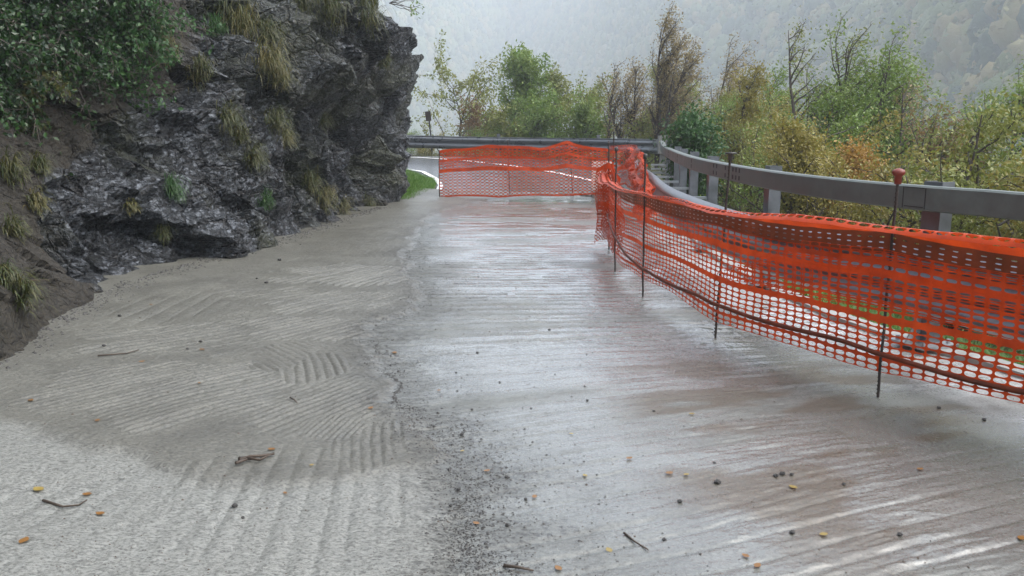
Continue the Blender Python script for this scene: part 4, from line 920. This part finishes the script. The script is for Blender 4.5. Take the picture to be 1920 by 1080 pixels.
# tufts hanging on the rock
def tuft(u, v, size, mat, label, n=170, droop=1.1, cat='grass tuft'):
    h, nr = hit(u, v)
    if h is None: return
    rng = np.random.RandomState(int(u * 7 + v)); nr = np.array(nr); nr = nr if nr @ np.array([1, -.6, 0]) > 0 else np.array([.85, -.5, .1])
    out = np.array([.8, -.5, .25]) * .5 + nr * .5
    pts = rng.normal(size=(n, 3)) * size * .22; pts[:, 2] *= 1.1; pts[:, :2] *= .75
    dirs = np.tile(out * .9, (n, 1)) + rng.normal(size=(n, 3)) * .25
    me = blades(pts, rng, size * .92, .010, droop * 1.7, dirs, 7, .35)
    o = obj('grass_tuft', me, LM[mat], label=label, cat=cat, group='tufts growing on the rock face'); o.location = tuple(np.array(h) + nr * .02)
TF = [(300, 95, .42, 'gold', 'dry golden grass tuft hanging below the shrubs at the cliff top'), (275, 75, .38, 'dull', 'green grass tuft beside the dry golden one under the shrubs'),
 (500, 125, .50, 'gold', 'long straw coloured grass tuft hanging left of the great block'), (520, 150, .38, 'gold', 'shorter straw tuft just below the long one on the rock'),
 (430, 30, .5, 'dull', 'thick yellow green tuft near the top of the cliff'), (460, 60, .5, 'gold', 'yellowish tuft trailing under the thick top tuft'), (500, 65, .4, 'dull', 'green tuft at the upper left of the great block'),
 (405, 60, .28, 'deep', 'small bluish green clump on the dark upper rock'), (425, 225, .36, 'dull', 'drooping green tuft in the middle of the rock face'), (450, 262, .30, 'dull', 'small olive tuft below the middle drooping one'),
 (512, 235, .36, 'dull', 'drooping tuft on the ledge right of the middle one'), (530, 262, .28, 'gold', 'pale short tuft under the ledge tuft'), (470, 300, .30, 'dull', 'dark tuft low in the central gully'),
 (320, 362, .26, 'deep', 'small bright green clump low on the pale rock'), (243, 388, .14, 'gold', 'tiny yellow tuft on the pale rock near the soil'), (310, 435, .20, 'dull', 'small dull clump near the foot of the pale rock'),
 (580, 345, .40, 'dull', 'hanging tuft in the gully low on the rock'), (605, 375, .42, 'gold', 'tan tuft above the road edge on the right of the rock'), (495, 385, .28, 'deep', 'green clump low on the rock above the road'),
 (640, 390, .30, 'gold', 'straw tuft at the very foot of the rock'), (690, 385, .32, 'dull', 'tuft at the foot of the rock near the hollow'), (600, 230, .3, 'dull', 'mossy tuft under the great block'),
 (620, 15, .6, 'dull', 'dense dull tuft along the cliff top above the block'), (560, 10, .55, 'dull', 'wide mossy tuft at the cliff top left of centre'), (690, 30, .6, 'dull', 'dark tuft near the top of the rock nose'),
 (365, 145, .3, 'gold', 'thin pale tuft on the rim of the pale rock'), (380, 130, .26, 'dull', 'small tuft beside the thin pale one'), (70, 320, .2, 'dull', 'green tuft on the dark soil at far left'), (15, 330, .28, 'dull', 'greener tuft at the left edge on the dark soil'),
 (60, 385, .20, 'gold', 'brownish tuft on the dark soil bank'), (20, 440, .20, 'dull', 'tuft low on the soil bank at the left edge'), (10, 520, .18, 'dull', 'olive tuft near the foot of the soil bank'), (30, 560, .25, 'dull', 'lowest tuft on the soil bank at the left edge'),
 (720, 120, .35, 'dull', 'tuft on the upper rock nose')]
for a in TF: tuft(a[0], a[1], a[2], a[3], a[4])

# leafy shrubs overhanging the top left of the cliff
def hanging(seed, root, n_br, L, leaf, lsize, dirv, mat, label, wall_n=None):
    rng = np.random.RandomState(seed); seg, pos = [], []
    for i in range(n_br):
        d = np.array(dirv) + rng.normal(size=3) * .55; d /= np.linalg.norm(d); p = np.array([0, 0, 0.]) + rng.normal(size=3) * .12; l = L * rng.uniform(.5, 1.15); ns = 7
        for k in range(ns):
            d = d + rng.normal(size=3) * .16 + np.array([.02, -.01, -.16]); d /= np.linalg.norm(d); q = p + d * l / ns; seg.append([*p, *q, .010 * (1 - k / ns) + .002, .010 * (1 - (k + 1) / ns) + .002])
            for m in range(3):
                td = d * .5 + rng.normal(size=3) * .6; td /= np.linalg.norm(td); e = p + td * l * rng.uniform(.08, .22); seg.append([*p, *e, .004, .0015])
                u = rng.rand(leaf)[:, None]; pos.append(p + (e - p) * u + rng.normal(size=(leaf, 3)) * .035)
            p = q
    V1, Q1 = tubes(seg, 4); pos = np.concatenate(pos); V3, Q3 = leaves(pos, lsize, rng, droop=.8, narrow=.62)
    t = thing('shrub', tuple(root), label, 'shrub', 'shrubs overhanging the left of the cliff')
    obj('branches', mesh_np('branches', V1, Q1), M['bark'], t); obj('foliage', mesh_np('foliage', V3, Q3, attrs={'tint': np.repeat(rng.rand(len(pos))**1.5, 4)}), LM[mat], t)
SH = [(-40, -60, 'dark', 'large dark leafy shrub filling the top left corner'), (60, -90, 'dark', 'dark shrub hanging from the cliff top near the left corner'), (150, -70, 'dark', 'drooping leafy shrub over the soil bank'),
      (215, -40, 'dark', 'rightmost drooping shrub beside the golden tuft'), (30, 60, 'dark', 'lower leafy shrub against the left edge of the bank'), (120, 60, 'dark', 'dense wet leaved shrub in the middle of the bank'),
      (190, 50, 'deep', 'brighter green shrub hanging above the bare soil'), (-60, 120, 'dark', 'shrub at the left edge below the corner shrub'), (20, 175, 'dull', 'thin low shrub on the dark bank')]
for i, (u, v, m, lb) in enumerate(SH):
    h, nr = hit(u, v)
    if h is None: h = Vector(P(u, v, 9))
    hanging(500 + i, Vector(h) + Vector((.05, -.05, .0)), 30 if i < 8 else 10, 1.25 if i < 8 else .7, 9, .058, (.55, -.45, .15), m, lb)
# bare leafy twig poking out of the rock nose
for i, (u, v, y, dx, dz, lb) in enumerate(((752, 112, 20.3, .50, .05, 'small leafy twig reaching out of the rock nose'), (755, 172, 20.6, .45, -.05, 'bare twig below the leafy one on the rock nose'), (742, 6, 20.2, .9, .0, 'twig trailing across the sky from the top of the rock nose'))):
    rng = np.random.RandomState(600 + i); x0, y0, z0 = P(u, v, y); x0 -= .15; seg = []; pos = []
    for b_ in range(9):
        p = np.zeros(3); d = np.array([1, -.1, rng.uniform(-.3, .45)])
        for k in range(6):
            d = d + rng.normal(size=3) * .22; d /= np.linalg.norm(d); q = p + d * dx * rng.uniform(.6, 1.1) / 6; seg.append([*p, *q, .007, .005]); p = q
        if i != 1: pos += [p + rng.normal(size=3) * .05 for _ in range(9)]
    V1, Q1 = tubes(seg, 4)
    t = thing('twig', (x0, y0, z0), lb, 'twig'); obj('branches', mesh_np('branches', V1, Q1), M['bark'], t)
    if pos: V3, Q3 = leaves(np.array(pos), .085, rng); obj('leaves', mesh_np('leaves', V3, Q3, attrs={'tint': np.repeat(rng.rand(len(pos)), 4)}), LM['green'], t)

# ================================================================== SMALL THINGS ON THE ROAD
def leafshape(rng, L):
    n = 5; V = []; a = rng.uniform(0, 6.28); ca, sa = math.cos(a), math.sin(a); curl = rng.uniform(.02, .25)
    for i in range(n + 1):
        f = i / n; w_ = L * .34 * math.sin(math.pi * min(.97, f * .92 + .05)); x = (f - .5) * L
        for s_ in (-1, 0, 1):
            yy_ = s_ * w_; z = .004 + curl * (abs(s_) * w_ * .5 + abs(f - .5) ** 2 * L) ; V.append((x * ca - yy_ * sa, x * sa + yy_ * ca, z))
    Q = [[i * 3 + j, i * 3 + j + 1, i * 3 + j + 4, i * 3 + j + 3] for i in range(n) for j in range(2)]
    return mesh_np('leaf', V, Q, smooth=True)
LV = [(75, 941, .07, 2, 'largest yellow leaf, lying on the pale slurry at lower left'), (48, 1043, .06, 1, 'brown leaf near the bottom left corner'), (1180, 861, .045, 1, 'ochre leaf on the wet slab right of centre'), (1097, 891, .035, 2, 'greenish yellow leaf left of the ochre one'),
 (1002, 932, .04, 1, 'orange leaf low in the middle of the slab'), (893, 981, .04, 1, 'orange leaf beside the dark grit seam'), (1047, 1069, .045, 1, 'orange leaf at the bottom edge of the slab'), (1142, 1029, .045, 2, 'pale yellow leaf near the bottom of the slab'),
 (695, 774, .05, 1, 'orange leaf on the seam between the slabs'), (823, 733, .035, 1, 'small ochre leaf right of the seam'), (1071, 815, .03, 2, 'pale leaf in the middle of the wet slab'), (1297, 778, .045, 2, 'yellow leaf on the muddy streaks'),
 (1287, 891, .035, 2, 'small yellow leaf on wet mud streaks'), (1255, 888, .05, 1, 'pale crumpled leaf left of the small yellow one'), (1487, 913, .05, 2, 'cream leaf on the brown streaks at right'), (1544, 1003, .045, 2, 'yellow leaf at lower right beside a dark stone'),
 (1725, 881, .04, 1, 'tan leaf near the right edge'), (740, 663, .06, 1, 'dark red brown leaf at the foot of the raked fan'), (1420, 1062, .045, 1, 'brown leaf at the bottom right'), (1398, 1042, .04, 1, 'brown curled leaf above the bottom right one'),
 (510, 857, .05, 1, 'russet leaf beside the black twig clump'), (185, 813, .04, 1, 'small brown leaf at middle left'), (60, 772, .05, 1, 'brown leaf on the pale slurry at the left edge'), (375, 740, .03, 1, 'tiny ochre leaf on the trowelled patch'),
 (268, 700, .05, 1, 'orange brown leaf below the long stick'), (380, 672, .05, 1, 'reddish leaf on the trowelled patch'), (285, 588, .04, 1, 'pinkish brown leaf near the rock foot'), (150, 582, .07, 1, 'orange leaf at the edge of the soil bank'),
 (120, 600, .08, 1, 'rust leaf caught at the edge of the soil'), (867, 848, .03, 2, 'pale yellow leaf on the edge of the grit'), (913, 884, .04, 1, 'tan leaf below the grit patch'), (585, 885, .03, 2, 'small yellow leaf on the lower left slurry'),
 (535, 932, .03, 1, 'small red leaf lower left of the seam'), (165, 945, .05, 1, 'brown leaf beside the curved stick'), (190, 985, .05, 1, 'dull leaf below the curved stick'), (1915, 1010, .05, 1, 'leaf at the right edge of the slab')]
rng = np.random.RandomState(77)
for u, v, L, k, lb in LV:
    x, y = G(u, v); o = obj('fallen_leaf', leafshape(rng, L * .85), M['leafy1' if k == 1 else 'leafy2'], label=lb, cat='leaf', group='leaves fallen on the road'); o.location = (x, y, gz(x, y) + .003)
STN = [(895, 660, .030, 'black pebble standing alone in the middle of the wet slab'), (866, 817, .028, 'black pebble right of the grit seam'), (1485, 998, .030, 'round dark brown pebble at lower right'), (1246, 1007, .024, 'dark pebble left of the round brown one'),
 (1687, 1003, .028, 'black angular pebble at lower right'), (441, 961, .035, 'dark flat pebble on the slurry at lower left'), (456, 980, .022, 'small dark pebble below the flat one'), (951, 984, .025, 'dark pebble beside the orange leaf'),
 (885, 768, .018, 'tiny pebble above the black one right of the seam'), (855, 698, .018, 'tiny black pebble in the wet slab'), (937, 715, .018, 'little dark pebble left of centre'), (996, 768, .018, 'little dark pebble in the middle'), (1101, 753, .022, 'dark speck of stone right of centre'),
 (1226, 771, .022, 'dark stone chip on the left of the muddy streaks'), (1582, 909, .025, 'black chip right of the row of chips'), (1455, 894, .035, 'first of three black chips in a row'), (1467, 889, .035, 'second of three black chips in a row'), (1484, 891, .026, 'third of three black chips in a row'),
 (1345, 904, .04, 'pale hollow pebble left of the row of black chips'), (1275, 940, .03, 'dark chip near lower centre right'), (950, 893, .026, 'dark brown pebble low in the middle'), (986, 936, .022, 'black chip left of the low orange leaf'), (860, 918, .025, 'black chip on the seam low down'),
 (845, 948, .022, 'black chip below the grit cluster'), (1030, 620, .03, 'small dark stone far up the slab'), (353, 672, .03, 'dark pebble beside the reddish leaf'), (197, 671, .035, 'brown clod at the left end of the stick'), (377, 655, .03, 'black clod on the trowelled patch'), (226, 612, .04, 'dark stone near the rock foot'), (500, 541, .05, 'dark clod near the rock by the upper patch'), (482, 534, .035, 'small clod beside the dark one'),
 (525, 500, .06, 'flat dark clod close to the rock foot'), (1340, 868, .02, 'tiny dark chip on the streaks'), (1760, 765, .03, 'dark pebble under the netting at right'), (1845, 787, .03, 'small black pebble under the netting')]
for u, v, r, lb in STN:
    x, y = G(u, v); o = obj('pebble', clod(rng, r * .36, .6), M['stone'], label=lb, cat='stone', group='pebbles scattered on the road'); o.location = (x, y, gz(x, y) + r * .2)
# sticks
for pts, r, lb in (([(185, 689), (215, 686), (240, 684), (262, 678)], .006, 'thin dark stick lying on the trowelled patch'), ([(83, 960), (120, 970), (150, 968), (165, 958)], .006, 'curved brown stick at lower left'),
                   ([(450, 882), (470, 874), (490, 873), (515, 868)], .011, 'thick black piece of bark at lower left'), ([(1170, 1000), (1190, 1014), (1215, 1032)], .005, 'thin stick lying slantwise at the bottom of the slab'), ([(545, 758), (553, 764), (558, 770)], .005, 'tiny black twig on the raked patch'),
                   ([(945, 1062), (975, 1068), (1000, 1075)], .007, 'black twig at the bottom of the seam'), ([(30, 528), (60, 527), (90, 526)], .008, 'straight stick on the soil bank')):
    mb = MB(); P3 = []
    for u, v in pts: x, y = G(u, v); P3.append(Vector((x, y, gz(x, y) + r * .9 + .003 + (.35 if 'bank' in lb else 0))))
    if 'bank' in lb: P3 = [Vector(hit(u, v)[0] or (0, 0, -3)) + Vector((.02, -.02, .01)) for u, v in pts]
    o0 = P3[0].copy(); mb.tube([p - o0 for p in P3], r, r * .5, 6)
    if 'bark' in lb: mb.tube([P3[1] - o0 + Vector((0, -.03, .004)), P3[2] - o0 + Vector((.01, -.05, .0)), P3[3] - o0 + Vector((0, .0, .006))], r * .8, r * .3, 5); mb.tube([P3[0] - o0 + Vector((0, -.05, .0)), P3[1] - o0 + Vector((0, -.045, .004))], r * .8, r * .5, 5)
    obj('stick', mb.mesh('stick', True), M['twig'], label=lb, cat='stick').location = tuple(o0)
h, _n = hit(58, 628)
x, y = G(58, 628); o = obj('litter', clod(rng, .045, .5), M['litter'], label='scrap of white litter at the foot of the soil bank', cat='litter'); o.location = (x + .02, y - .02, gz(x, y) + .02)
# countless grit
def gritmesh(n, xy, rmin, rmax, seed):
    rng = np.random.RandomState(seed); x, y = xy(rng, n); z = slab(x, y)[0]; r = rng.uniform(rmin, rmax, n) * (1 + (rng.rand(n) < .06) * .9)
    o6 = np.array([(1, 0, 0), (0, 1, 0), (-1, 0, 0), (0, -1, 0), (0, 0, .7), (0, 0, -.4)], float)
    V = np.stack([x, y, z], -1)[:, None] + o6[None] * r[:, None, None] * rng.uniform(.5, 1.4, (n, 6, 1)); a = np.arange(n)[:, None, None] * 6
    T_ = (a + np.array([[0, 1, 4], [1, 2, 4], [2, 3, 4], [3, 0, 4], [1, 0, 5], [2, 1, 5], [3, 2, 5], [0, 3, 5]])[None]).reshape(-1, 3)
    return mesh_np('grit', V.reshape(-1, 3), tris=T_)
def gxy(rng, n):
    y = 1.6 / np.tan(rng.uniform(math.atan(1.6 / 15), math.atan(1.6 / 2.6), n)); cl = fb2(y * 2.3, y * 0, 3, 91)
    x = seamx(y) + .06 + rng.normal(size=n) * (.07 + .07 * rng.rand(n)) * (1 + cl * 1.6) + (rng.rand(n) < .25) * rng.exponential(.25, n); return x, y
obj('gravel', gritmesh(8000, gxy, .0018, .0058, 1), M['stone'], kind='stuff', label='dark wet grit strewn along the seam between the slabs', cat='gravel')
def gxy2(rng, n):
    y = 1.6 / np.tan(rng.uniform(math.atan(1.6 / 17), math.atan(1.6 / 2.6), n)); x = rng.uniform(-1, 1, n) * np.minimum(.62 * y, 3.5); x = np.clip(x, np.interp(y, [0, 6, 9, 17], [-3.3, -3.3, -3.4, -2.4]), railx(y) - .2)
    return x, y
obj('debris', gritmesh(2600, gxy2, .0015, .0048, 2), M['twig'], kind='stuff', label='tiny crumbs and bits scattered over the whole road', cat='debris')
def gxy3(rng, n):
    y = rng.uniform(4.5, 17, n); x = np.interp(y, CP[:, 1][:12], CP[:, 0][:12]) + + .06 + np.abs(rng.normal(size=n)) * .14; return x, y
obj('rubble', gritmesh(1800, gxy3, .004, .016, 3), M['stone'], kind='stuff', label='dark rubble and litter along the foot of the rock', cat='rubble')

# ================================================================== HAZE
b = NB('haze'); pv = b.n('VolumePrincipled', {'Color': (.88, .94, 1.0), 'Density': .00135, 'Anisotropy': .25}); b.t.links.new(pv.outputs[0], b.out.inputs[1])
mb = MB(); mb.box((0, 0, 0), (1, 1, 1)); me = mb.mesh('haze')
x0, x1, y0, y1, z0, z1 = -1020, 1020, -1020, 1020, -56, 136
hz = obj('haze', me, b.m, kind='stuff', label='pale mist filling the valley'); hz.scale = (x1 - x0, y1 - y0, z1 - z0); hz.location = ((x0 + x1) / 2, (y0 + y1) / 2, (z0 + z1) / 2)
